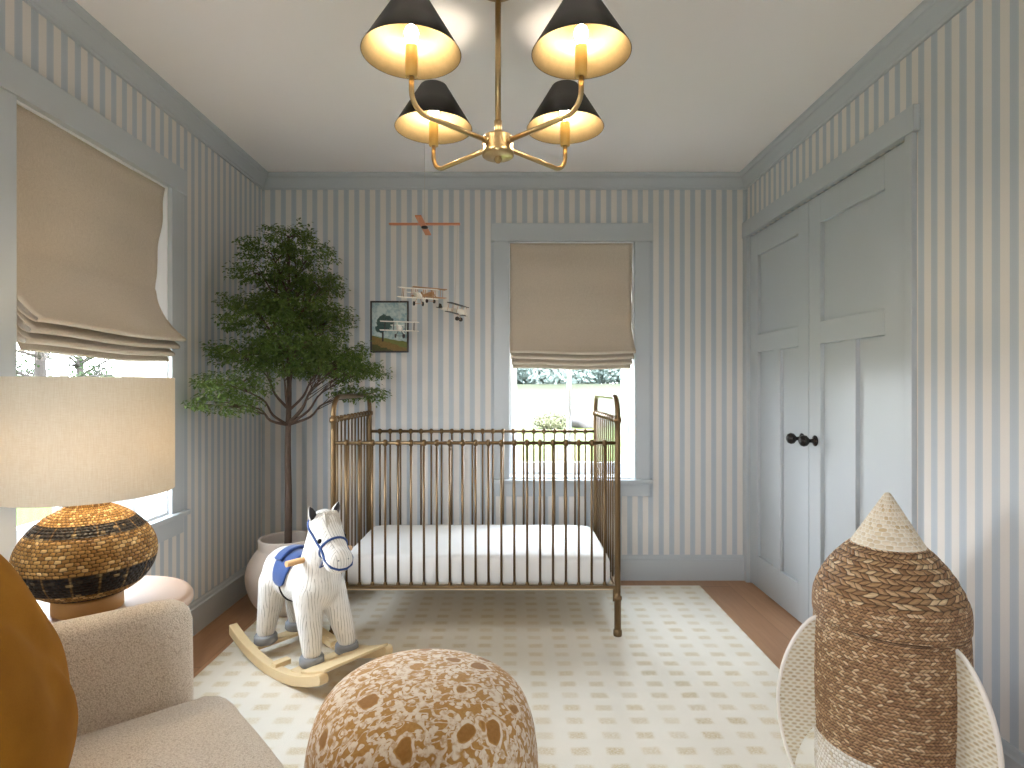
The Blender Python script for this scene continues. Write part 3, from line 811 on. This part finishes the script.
bpy.context.view_layer.update()
dg = bpy.context.evaluated_depsgraph_get(); ev = hb.evaluated_get(dg)
bv = BVHTree.FromPolygons([v.co.copy() for v in ev.data.vertices], [tuple(p.vertices) for p in ev.data.polygons])
def hit(p, target, off=.003):
    p = Vector(p); t = Vector(target); d = (t-p).normalized()
    h, n, _, _ = bv.ray_cast(p, d)
    if h is None: return t
    return h - d*off
# hooves
for (hx, hy) in legs.values():
    m = MB(); m.lathe([(0, ZH-.001), (.044, ZH-.001), (.050, ZH+.006), (.0485, ZH+.030), (.044, ZH+.037), (0, ZH+.037)], (hx, hy, 0), 28); m.obj('hoof', M['grey_felt'], rh)
# saddle: grid over the back
def drape(name, x0f, x1f, a0, a1, nu, nv, mat, off=.005, th=.006, cx=.0, cz=.35):
    m = MB(); g = []
    for j in range(nv+1):
        a = a0+(a1-a0)*j/nv; row = []
        for i in range(nu+1):
            x = x0f(a)+(x1f(a)-x0f(a))*i/nu
            p = hit((x, .5*math.sin(a), cz+.5*math.cos(a)), (x, 0, cz), off); row.append(m.bm.verts.new(p))
        g.append(row)
    for j in range(nv):
        for i in range(nu): m.bm.faces.new([g[j][i], g[j][i+1], g[j+1][i+1], g[j+1][i]]).smooth = True
    o = m.obj(name, mat, rh, smooth=True)
    s = o.modifiers.new('s', 'SOLIDIFY'); s.thickness = th; s.offset = 1
    return o
def fl(a):  # half-length of the saddle flap against the angle from the top
    t = abs(a)/1.62; return .068*(1-.45*t**2) if t < .85 else .068*(.675)*max(.15, (1-((t-.85)/.15)**2))**.5
drape('saddle', lambda a: -.035-fl(a), lambda a: -.035+fl(a), -1.62, 1.62, 12, 40, M['blue_felt'], .004, .006)
drape('saddle_seat', lambda a: -.100, lambda a: -.040, -.72, .72, 6, 20, M['blue_felt'], .012, .012)
m = MB(); m.tube([hit((-.035, .5*math.sin(a), .35+.5*math.cos(a)), (-.035, 0, .35), .003) for a in [1.5+(2*PI-3.0)*i/24 for i in range(25)]], .0035, 8); m.obj('girth_strap', M['dark_felt'], rh)
# handle through the neck
m = MB(); m.tube([(.120, -.155, .478), (.120, .155, .478)], .0125, 14); m.obj('handle', simple('handle_dowel', rgb(204, 160, 108), .5), rh, smooth=False)
# ears
for sy in (-1, 1):
    m = MB(); b = Vector((.152, sy*.050-.004, .652)); t = b + Vector((.004, sy*.020, .050))
    m.tube([b-Vector((0,0,.012)), b, b*.6+t*.4, b*.25+t*.75, t], [.014, .019, .017, .010, .002], 12, sy=.55)
    e = m.obj('ear', M['corduroy'], rh)
    m = MB(); q = Vector((.007, 0, 0)); m.tube([b+q, b*.6+t*.4+q, b*.25+t*.75+q*.8, t+q*.3], [.015, .016, .010, .002], 10, sy=.5); m.obj('ear_lining', M['dark_felt'], e)
# eyes
for sy in (-1, 1):
    h = hit((.245, sy*.3-.02, .572), (.225, -.012, .572), -.001)
    m = MB(); m.ball(h, .010); m.obj('eye', M['black'], rh)
for sy in (-1, 1):
    h = hit((.42, sy*.022-.05, .515), (.29, sy*.020-.032, .508), -.001); m = MB(); m.ball(h, (.004, .004, .003)); m.obj('nostril', M['grey_felt'], rh)
# forelock
m = MB(); n0 = len(m.bm.verts)
for k in range(7):
    yy = (k-3)*.009; m.tube([(.155, yy*.6, .672), (.195, yy, .672), (.222, yy*1.2-.006, .640), (.232, yy*1.1-.008, .615)], [.003, .005, .005, .002], 8)
m.obj('forelock', simple('grey_beige_yarn', rgb(196, 188, 176), .95), rh)
# halter: nose band and cheek strap rings around head
def band(name, c, d, r, w, arc=(0, 2*PI), n=40, bow=0.):
    c = Vector(c); d = Vector(d).normalized(); a = d.cross(Vector((0,0,1))).normalized(); b = a.cross(d).normalized()
    m = MB(); P = []
    for i in range(n+1):
        t = arc[0]+(arc[1]-arc[0])*i/n; o = a*math.cos(t)+b*math.sin(t)
        P.append(hit(c+o*r, c, .002))
    m.tube(P, w, 8, cap=False); return m.obj(name, M['blue_felt'], rh)
band('nose_band', (.246, -.022, .537), (.78, -.14, -.50), .2, .0052)
band('head_strap', (.190, -.008, .590), (.42, -.05, .55), .2, .0052)
# lower jaw patch
m = MB(); m.ball((.288, -.030, .468), (.022, .026, .010)); m.obj('chin', M['pale_wood'], rh)
# rocker base
PW = M['pale_wood']
def arc(f): return .33*((f-.03)**2)*1.9
for sy in (-1, 1):
    m = MB(); up = [(f, arc(f)+.042) for f in [-.33+.02*i for i in range(36)]]; dn = [(f, arc(f)) for f, _ in up]
    tip = [(.372+.016*math.sin(PI*k/6), arc(.37)+.021-.021*math.cos(PI*k/6)) for k in range(1, 6)]
    m.prism(dn + tip + up[::-1], sy*.155-.019, sy*.155+.019, 'y'); m.obj('rocker', PW, rh, .003)
for f, nm in ((.172, 'front_slat'), (-.185, 'rear_slat')):
    m = MB(); m.box(f-.032, f+.032, -.150, .150, ZH-.017, ZH-.002); m.obj(nm, PW, rh, .003)
m = MB(); A = [(f, arc(f)+.040) for f in [.215+.01*i for i in range(18)]]; B = [(f, z+.012) for f, z in A]
m.prism(A+B[::-1], -.150, .150, 'y'); m.obj('foot_board', PW, rh, .003)
for sy in (-1, 1):
    m = MB(); m.box(.02, .058, min(sy*.165, sy*.095), max(sy*.165, sy*.095), .036, .058); m.obj('rocker_block', PW, rh, .003)

# ------------------------------------------------------------------ potted tree
TX, TY = -1.195, 3.15
pt = empty('potted_tree', (TX, TY, 0)); tag(pt, 'tall indoor tree with fine green leaves in a clay pot in the left corner', 'plant')
m = MB(); pr = smooth2([(.115, .0115), (.143, .03), (.182, .08), (.207, .15), (.213, .210), (.202, .265), (.172, .318), (.152, .340), (.149, .352), (.150, .388), (.147, .396), (.136, .396), (.132, .385), (.138, .33)], 4)
m.lathe([(0, .0115)]+pr+[(0, .33)], n=64); m.obj('pot', M['pot'], pt)
m = MB(); m.lathe([(.138, .330), (.10, .337), (0, .340)], n=32); m.obj('soil', M['soil'], pt)
def W2L(p): return Vector((p[0]-TX, p[1]-TY, p[2]))
trunk = [(0,0,.33), (.002,0,.6), (-.003,.005,.9), (.006,0,1.2), (0,.004,1.5), (.004,0,1.8), (.0,0,2.02)]
m = MB(); tp = smooth_path(trunk, 4); m.tube(tp, [.021-.016*i/(len(tp)-1) for i in range(len(tp))], 12)
m.obj('trunk', M['bark'], pt)
# foliage pads in metres: centre x, y, z (world), radii
PADS = [(-1.185,3.15,2.03,.11,.10,.06),(-1.27,3.08,1.925,.13,.12,.07),(-1.075,3.18,1.93,.13,.12,.07),(-1.30,3.02,1.80,.13,.12,.06),
 (-1.14,3.22,1.80,.18,.16,.08),(-.985,3.16,1.76,.10,.12,.06),(-1.33,3.00,1.63,.14,.14,.06),(-1.12,3.05,1.63,.20,.16,.07),(-1.24,2.95,1.54,.19,.16,.07),
 (-1.02,3.25,1.54,.13,.14,.07),(-1.36,2.95,1.38,.15,.15,.07),(-1.08,2.98,1.42,.22,.18,.085),(-.885,3.14,1.38,.15,.15,.07),
 (-1.375,2.84,1.225,.14,.13,.08),(-1.40,2.80,1.13,.13,.11,.065),(-.845,3.20,1.29,.13,.13,.055),(-1.19,3.04,1.32,.18,.16,.07),
 (-1.01,3.34,1.30,.16,.14,.07),(-.86,3.34,1.17,.12,.10,.045),(-1.22,3.35,1.45,.16,.14,.07),(-1.05,3.38,1.62,.14,.12,.06),(-1.27,3.30,1.72,.14,.12,.06),(-.90,3.05,1.33,.12,.10,.05)]
m = MB(); lf = MB(); RL = random.Random(3)
for (x, y, z, rx, ry, rz) in PADS:
    if z > 1.35: x = TX+(x-TX)*(.90 if z < 1.7 else .80); rx *= .9
    x += .035 if z < 1.25 and x < -1.3 else 0
    c = W2L((x, y, z)); zb = max(1.00, z - .18 - .45*math.hypot(c.x, c.y)); zb = min(zb, z-.05)
    st_ = Vector((0, 0, zb)); mid = st_*.5 + c*.5 + Vector((0,0,.03 if z < 1.6 else .0)); 
    P = smooth_path([st_, st_*.7+c*.3+Vector((0,0,-.01)), mid, c+Vector((0,0,-.02))], 4)
    m.tube(P, [.0085-.006*i/(len(P)-1) for i in range(len(P))], 7)
    for k in range(7):
        a = RL.uniform(0, 2*PI); e = c+Vector((rx*.8*math.cos(a), ry*.8*math.sin(a), RL.uniform(-.3, .5)*rz)); s = P[RL.randrange(len(P)//2, len(P))]
        m.tube([s, s*.5+e*.5+Vector((0,0,.012)), e], [.003, .002, .001], 5)
    N = int(1350*(rx*ry)/(.15*.14))
    for k in range(N):
        # clusters of leaves along random sprigs
        if k % 9 == 0:
            a = RL.uniform(0, 2*PI); q = RL.random()**.5; h = RL.uniform(-1, 1)
            base = Vector((rx*q*math.cos(a), ry*q*math.sin(a), rz*h*(1-q*q*.65)))
            dr = Vector((math.cos(a)+RL.uniform(-.6, .6), math.sin(a)+RL.uniform(-.6, .6), RL.uniform(-.5, .35))).normalized()
        p = c+base+dr*(k % 9)*.008+Vector((RL.gauss(0, .006), RL.gauss(0, .006), RL.gauss(0, .005)))
        wx, wy = p.x+TX, p.y+TY
        if wx < XL+.045 or wy > YB-.02: continue
        l = RL.uniform(.016, .027); wd = l*.5
        d = (dr*.6+Vector((RL.uniform(-1, 1), RL.uniform(-1, 1), RL.uniform(-.8, .3)))).normalized()
        sd = d.cross(Vector((RL.uniform(-.5, .5), RL.uniform(-.5, .5), 1))).normalized()*wd/2
        up = sd.cross(d).normalized()*l*.12
        v = [lf.bm.verts.new(p), lf.bm.verts.new(p+d*l*.5+sd+up), lf.bm.verts.new(p+d*l), lf.bm.verts.new(p+d*l*.5-sd+up)]
        lf.bm.faces.new(v)
lf.keep = True
br_ = m.obj('branches', M['bark'], pt); lf.obj('foliage', M['leaf'], pt)

# ------------------------------------------------------------------ picture on the back wall
pic = empty('framed_painting', (-.750, YB, 1.579)); tag(pic, 'small dark-framed landscape painting of a tree on the striped back wall', 'picture')
hw, hh = .119, .160; m = MB()
m.box(-hw, -hw+.010, -.022, -.001, -hh, hh); m.box(hw-.010, hw, -.022, -.001, -hh, hh); m.box(-hw+.010, hw-.010, -.022, -.001, -hh, -hh+.010); m.box(-hw+.010, hw-.010, -.022, -.001, hh-.010, hh)
m.obj('frame', simple('dark_walnut', rgb(46, 36, 30), .45), pic, .0015)
def painting():
    t = NT('landscape_painting'); co = t.coord(); X, Y, Z = t.xyz(co)
    n = t.noise(co, 30, 4, .6); n2 = t.noise(t.scale(co, (1., 1., 3.)), 24, 3, .6); n3 = t.noise(co, 90, 3, .6)
    sky = t.mix(t.smooth(n, .35, .62), rgb(140, 164, 168), rgb(192, 202, 196))
    def blob(cx, cz, r, sx=1., amp=.03):
        dx = t.math('MULTIPLY', t.math('SUBTRACT', X, cx), 1/sx); dz = t.math('SUBTRACT', Z, cz)
        d = t.math('SQRT', t.math('ADD', t.math('MULTIPLY', dx, dx), t.math('MULTIPLY', dz, dz)))
        d = t.math('ADD', d, t.math('MULTIPLY', t.math('SUBTRACT', n, .5), amp)); return t.smooth(d, r-.003, r+.003, 1, 0)
    hz = t.math('ADD', Z, t.math('ADD', t.math('MULTIPLY', X, .18), t.math('MULTIPLY', t.math('SUBTRACT', n2, .5), .02)))
    c = t.mix(t.smooth(hz, -.078, -.074, 1, 0), sky, t.mix(n2, rgb(92, 100, 50), rgb(136, 136, 66)))
    hz2 = t.math('ADD', Z, t.math('ADD', t.math('MULTIPLY', X, .35), t.math('MULTIPLY', t.math('SUBTRACT', n, .5), .05)))
    c = t.mix(t.smooth(hz2, -.100, -.096, 1, 0), c, t.mix(n3, rgb(150, 122, 62), rgb(108, 84, 44)))
    c = t.mix(t.smooth(hz2, -.142, -.138, 1, 0), c, t.mix(n3, rgb(62, 58, 34), rgb(96, 98, 46)))
    tr = t.math('MULTIPLY', t.smooth(t.math('ABSOLUTE', t.math('ADD', X, .042)), .004, .006, 1, 0), t.math('MULTIPLY', t.smooth(Z, -.094, -.09, 0, 1), t.smooth(Z, 0, .01, 1, 0)))
    c = t.mix(tr, c, rgb(52, 42, 34))
    c = t.mix(blob(-.030, .025, .050, 1.1, .05), c, t.mix(n3, rgb(36, 60, 62), rgb(82, 104, 92)))
    c = t.mix(blob(-.060, -.010, .030, 1., .04), c, t.mix(n3, rgb(32, 54, 58), rgb(70, 96, 88)))
    c = t.mix(blob(.086, -.060, .012, .5, .01), c, rgb(34, 44, 34))
    t.bsdf(c, .7, 0, t.bump(n3, .3, .001)); return t.m
m = MB(); m.box(-hw+.009, hw-.009, -.014, -.004, -hh+.009, hh-.009); m.obj('canvas', painting(), pic)

# ------------------------------------------------------------------ airplane mobile
MX, MY, MZ = -.445, 3.05, 2.054
mo = empty('mobile_hanger', (MX, MY, MZ)); tag(mo, 'orange wooden cross hanger of the airplane mobile with threads', 'mobile')
m = MB(); m.box(-.185, .185, -.013, .013, -.004, .004); m.obj('cross_bar', M['orange_wood'], mo, .002)
m = MB(); m.box(-.022, .010, -.18, .18, -.0125, -.0045); m.obj('cross_bar', M['orange_wood'], mo, .002)
m = MB(); m.lathe([(0, -.026), (.016, -.022), (.018, -.016), (.016, -.0126), (0, -.0126)], n=16); m.obj('hub', M['dark_toy'], mo)
m = MB(); m.tube([(0,0,.004), (0,0,ZC-MZ)], .0009, 6); m.obj('hanging_thread', M['thread'], mo)
# local x = nose direction
def plane_parts(root, body, wing, dark):
    m = MB(); m.tube([(-.085,0,.006), (-.05,0,.004), (0,0,0), (.035,0,0), (.055,0,0), (.062,0,0)], [.004, .008, .013, .0135, .011, .005], 12, sy=1.1); m.obj('fuselage', body, root)
    w = MB(); w.box(-.018, .018, -.100, .100, -.002, .002); 
    wm = w.obj('upper_wing', wing, root, .0018, loc=(.016, 0, .034))
    inst(wm, (.010, 0, -.012)); root.children[-1].name = 'lower_wing'
    for y in (-.075, -.03, .03, .075):
        m = MB(); m.tube([(-.006, y, -.010), (.0, y, .033), (.030, y, .033), (.024, y, -.010)], .0014, 5); m.obj('wing_strut', dark, root)
    m = MB(); m.box(-.094, -.072, -.034, .034, .006, .009); m.prism([(-.097, .008), (-.072, .008), (-.084, .030), (-.096, .032)], -.0015, .0015, 'y'); m.obj('tail', wing, root)
    m = MB(); R = Matrix.Rotation(.7, 3, 'X')
    for s in (-1, 1): m.tube([R @ Vector((.065, 0, 0)), R @ Vector((.066, 0, s*.018)), R @ Vector((.065, 0, s*.032))], [.003, .0055, .0025], 8, sy=.4)
    m.lathe([(0, -.003), (.005, -.002), (.005, .003), (0, .006)], (.065, 0, 0), 10, 0, Matrix.Rotation(PI/2, 3, 'Y')); m.obj('propeller', body, root)
    g = MB(); g.tube([(.03, -.02, -.038), (.03, .02, -.038)], .0014, 6)
    for s in (-1, 1): g.tube([(.026, s*.008, -.012), (.03, s*.019, -.038)], .0014, 6)
    g.obj('undercarriage', dark, root)
    for s in (-1, 1):
        m = MB(); m.tube([(0, -.0035, 0), (0, .0035, 0)], .0105, 16); m.obj('wheel', M['dark_toy'], root, loc=(.03, s*.022, -.038))
def plane(loc, rz, mats, label, tilt=0):
    r = empty('toy_airplane', loc, rz); r.rotation_euler = (0, tilt, rz); tag(r, label, 'toy airplane', 'airplanes of the nursery mobile'); plane_parts(r, *mats); return r
WT, DT, TT = M['white_toy'], M['dark_toy'], M['tan_toy']
PL = [((-.455, 2.872, 1.655), -1.15, (WT, WT, TT), 'white toy biplane above the top right corner of the painting', .22),
      ((-.578, 3.05, 1.512), -1.25, (WT, WT, DT), 'white toy biplane hanging lowest, in front of the painting', .18),
      ((-.288, 3.05, 1.600), -.35, (WT, DT, TT), 'toy airplane with dark wings, rightmost and nearest the window', .15),
      ((-.4505, 3.226, 1.712), -1.0, (TT, TT, TT), 'tan wooden toy biplane hanging just behind the upper white one', .0)]
ends = [(MX-.006, MY-.176), (MX-.133, MY), (MX+.173, MY), (MX-.0055, MY+.176)]
for (loc, rz, mats, lab, tilt), (ex, ey) in zip(PL, ends): plane(loc, rz, mats, lab, tilt)
for (ex, ey), (loc, *_ ) in zip(ends, PL):
    m = MB(); m.tube([(ex-MX, ey-MY, -.002), (loc[0]-MX, loc[1]-MY, loc[2]+.036-MZ)], .0007, 5); m.obj('hanging_thread', M['thread'], mo)

# ------------------------------------------------------------------ outdoors
def ground_z(x, y):
    d = max(0, y-30); return -.62 + min(1, d/45)**1.3*2.05 + .25*noise.noise(Vector((x*.05, y*.05, 0)))*min(1, d/10)
m = MB(); G = []
for i in range(49):
    row = []
    for j in range(45):
        x = -90+180*i/48; y = -40+145*j/44
        row.append(m.bm.verts.new((x, y, ground_z(x, y))))
    G.append(row)
for i in range(48):
    for j in range(44): m.bm.faces.new([G[i][j], G[i+1][j], G[i+1][j+1], G[i][j+1]]).smooth = True
struct(m.obj('garden_lawn', M['lawn']))
m = MB(); m.box(-7, 7, -10, YF-T-.05, -.75, -.30); struct(m.obj('bounce_slab', simple('pale_bounce_surface', rgb(222, 214, 202), .9, var=.06, vscale=2)))  # pale slab added out of view to bounce daylight up into the room
def leafy(name, c, r, N, size, mat, par, seed):
    R = random.Random(seed); lf = MB(); lf.keep = True
    for k in range(N):
        d = Vector((R.gauss(0, 1), R.gauss(0, 1), R.gauss(0, 1))).normalized(); q = R.random()**.4
        p = Vector(c) + Vector((d.x*r[0]*q, d.y*r[1]*q, d.z*r[2]*q))
        a = Vector((R.uniform(-1, 1), R.uniform(-1, 1), R.uniform(-1, 1))).normalized(); b = a.cross(d).normalized(); s = size*R.uniform(.6, 1.3)
        lf.bm.faces.new([lf.bm.verts.new(p), lf.bm.verts.new(p+a*s*.5+b*s*.25), lf.bm.verts.new(p+a*s), lf.bm.verts.new(p+a*s*.5-b*s*.25)])
    return lf.obj(name, mat, par)
tr0 = empty('tree', (0, 82, 0))
m = MB(); m.tube([(0,0,-.5), (0,0,3)], [.35, .2], 8); m.obj('trunk', M['bark'], tr0)
leafy('crown', (0, 0, 3.0), (4.7, 3.0, 4.2), 7500, .75, M['hazed_leaf'], tr0, 9)
XS = [-14, -3.5, 7, 17.5, 28, -8.8, 1.8, 12.3, 22.8]
for i, x in enumerate(XS):
    o = tr0 if i == 0 else copy_tree(tr0)
    y = (80 if i < 5 else 88.5)+math.sin(i*2.1); o.location = (x, y, ground_z(x, y)); o.rotation_euler = (0, 0, PI*(i % 2)); o.scale = (1, 1, 1+.2*math.sin(i*1.7))
    tag(o, 'distant hazy green tree in the treeline beyond the meadow, seen through the back window', 'tree', 'treeline beyond the meadow')
# bush and rock in the field
bx_, by_ = 1.75, 25.
sh = empty('shrub', (bx_, by_, ground_z(bx_, by_))); tag(sh, 'low olive-green shrub on the meadow seen through the back window', 'shrub')
leafy('foliage', (0, 0, .30), (.78, .5, .36), 2200, .12, M['bush_leaf'], sh, 5)
m = MB()
for k in range(8): m.tube([(0,0,-.05), (.5*math.cos(k*.8), .3*math.sin(k*.8), .45)], [.02, .008], 5)
m.obj('stems', M['bark'], sh)
rx_, ry_ = 3.42, 26.
m = MB(); m.ball((0, 0, .2), (.85, .6, .42), n=24, m=14)
for v in m.bm.verts: v.co += v.co.normalized()*noise.noise(v.co*2.2)*.16; v.co.z -= .15*v.co.x
tag(m.obj('boulder', M['rock'], None, smooth=True, loc=(rx_, ry_, ground_z(rx_, ry_))), 'grey boulder on the meadow to the right of the shrub', 'rock')
# garden trees outside the left window
def garden_tree(x, y, seed, label):
    R = random.Random(seed); root = empty('garden_tree', (x, y, -.62)); tag(root, label, 'tree')
    m = MB(); m.tube([(0,0,-.05), (.1,0,1.2), (.0,.1,2.6), (.1,0,4.2)], [.14, .11, .08, .03], 9); br = m.obj('trunk', M['out_bark'], root)
    m = MB(); lf = MB(); lf.keep = True
    for k in range(26):
        z = R.uniform(1.1, 3.9); a = R.uniform(0, 2*PI); Lb = R.uniform(.9, 2.2)
        s = Vector((.05, .03, z)); e = s+Vector((Lb*math.cos(a), Lb*math.sin(a), R.uniform(.1, .9)))
        P = smooth_path([s, s*.5+e*.5+Vector((0,0,R.uniform(-.1, .2))), e], 5); m.tube(P, [.035*(1-.85*i/(len(P)-1)) for i in range(len(P))], 6)
        for q in range(5):
            b = P[R.randrange(3, len(P))]; t = b+Vector((R.uniform(-.5, .5), R.uniform(-.5, .5), R.uniform(-.2, .4)))
            m.tube([b, t], [.010, .004], 4)
            for l in range(16):
                p = b+(t-b)*R.random()+Vector((R.gauss(0, .06), R.gauss(0, .06), R.gauss(0, .06))); d = Vector((R.uniform(-1, 1), R.uniform(-1, 1), R.uniform(-1, 1))).normalized(); u = d.orthogonal().normalized()*.022; s_ = R.uniform(.06, .10)
                lf.bm.faces.new([lf.bm.verts.new(p), lf.bm.verts.new(p+d*s_*.5+u), lf.bm.verts.new(p+d*s_), lf.bm.verts.new(p+d*s_*.5-u)])
    m.obj('branches', M['out_bark'], root); lf.obj('foliage', M['out_leaf'], root)
garden_tree(-8.6, 10.6, 11, 'bare-branched green garden tree seen through the near pane of the left window')
garden_tree(-12.2, 16.5, 12, 'leafy garden tree seen through the far pane of the left window')
def hedge(x, y, seed, r, label):
    root = empty('garden_bush', (x, y, -.62)); tag(root, label, 'shrub'); leafy('foliage', (0, 0, r[2]), r, 9000, .16, M['out_leaf'], root, seed)
    m = MB()
    for k in range(6): m.tube([(0,0,-.05), (.6*r[0]*math.cos(k), .6*r[1]*math.sin(k), r[2])], [.03, .01], 5)
    m.obj('stems', M['out_bark'], root)
hedge(-16.6, 21.5, 21, (3.6, 2.4, 1.3), 'green garden bush below the tree branches outside the left window')

# ------------------------------------------------------------------ light
w = bpy.data.worlds.new('World'); sc.world = w; w.use_nodes = True; nt = w.node_tree; nt.nodes.clear()
bg = nt.nodes.new('ShaderNodeBackground'); ou = nt.nodes.new('ShaderNodeOutputWorld'); gr = nt.nodes.new('ShaderNodeTexCoord'); sx = nt.nodes.new('ShaderNodeSeparateXYZ')
cr_ = nt.nodes.new('ShaderNodeValToRGB'); nt.links.new(gr.outputs['Generated'], sx.inputs[0]); nt.links.new(sx.outputs[2], cr_.inputs[0])
cr_.color_ramp.elements[0].position = 0; cr_.color_ramp.elements[0].color = (.90, .95, 1, 1); cr_.color_ramp.elements[1].position = .8; cr_.color_ramp.elements[1].color = (.76, .87, 1, 1)
nt.links.new(cr_.outputs[0], bg.inputs[0]); bg.inputs[1].default_value = 13; nt.links.new(bg.outputs[0], ou.inputs[0])
def portal(name, loc, rot, sx_, sy_):
    l = bpy.data.lights.new(name, 'AREA'); l.shape = 'RECTANGLE'; l.size = sx_; l.size_y = sy_; l.cycles.is_portal = True
    o = bpy.data.objects.new(name, l); COL.objects.link(o); o.location = loc; o.rotation_euler = rot
portal('daylight_portal', (XL-T+.01, (WIN_L[0]+WIN_L[1])/2, (.64+1.42)/2), (0, -PI/2, 0), .8, .84)
portal('daylight_portal', ((WIN_B[0]+WIN_B[1])/2, YB+T-.01, (.64+1.42)/2), (-PI/2, 0, 0), .78, .8)
portal('daylight_portal', ((WIN_FILL[0]+WIN_FILL[1])/2, YF-T+.01, (WIN_FILL[2]+WIN_FILL[3])/2), (PI/2, 0, 0), WIN_FILL[1]-WIN_FILL[0], WIN_FILL[3]-WIN_FILL[2])

# ------------------------------------------------------------------ camera and render look
cam = bpy.data.cameras.new('camera'); co_ = bpy.data.objects.new('camera', cam); COL.objects.link(co_)
co_.location = (0, 0, 1.21); co_.rotation_euler = (PI/2, 0, 0); cam.sensor_width = 36; cam.lens = 36*585/1024; cam.shift_x = 2/1024; cam.shift_y = 2/1024
cam.clip_start = .05; cam.clip_end = 500; sc.camera = co_
sc.view_settings.view_transform = 'Standard'; sc.view_settings.look = 'None'; sc.view_settings.gamma = 1; sc.view_settings.use_curve_mapping = False
sc.view_settings.exposure = 1.25
sc.cycles.use_denoising = True
sc.cycles.diffuse_bounces = 7; sc.cycles.max_bounces = 12; sc.cycles.transparent_max_bounces = 16
sc.cycles.caustics_reflective = False; sc.cycles.caustics_refractive = False; sc.cycles.sample_clamp_indirect = 6
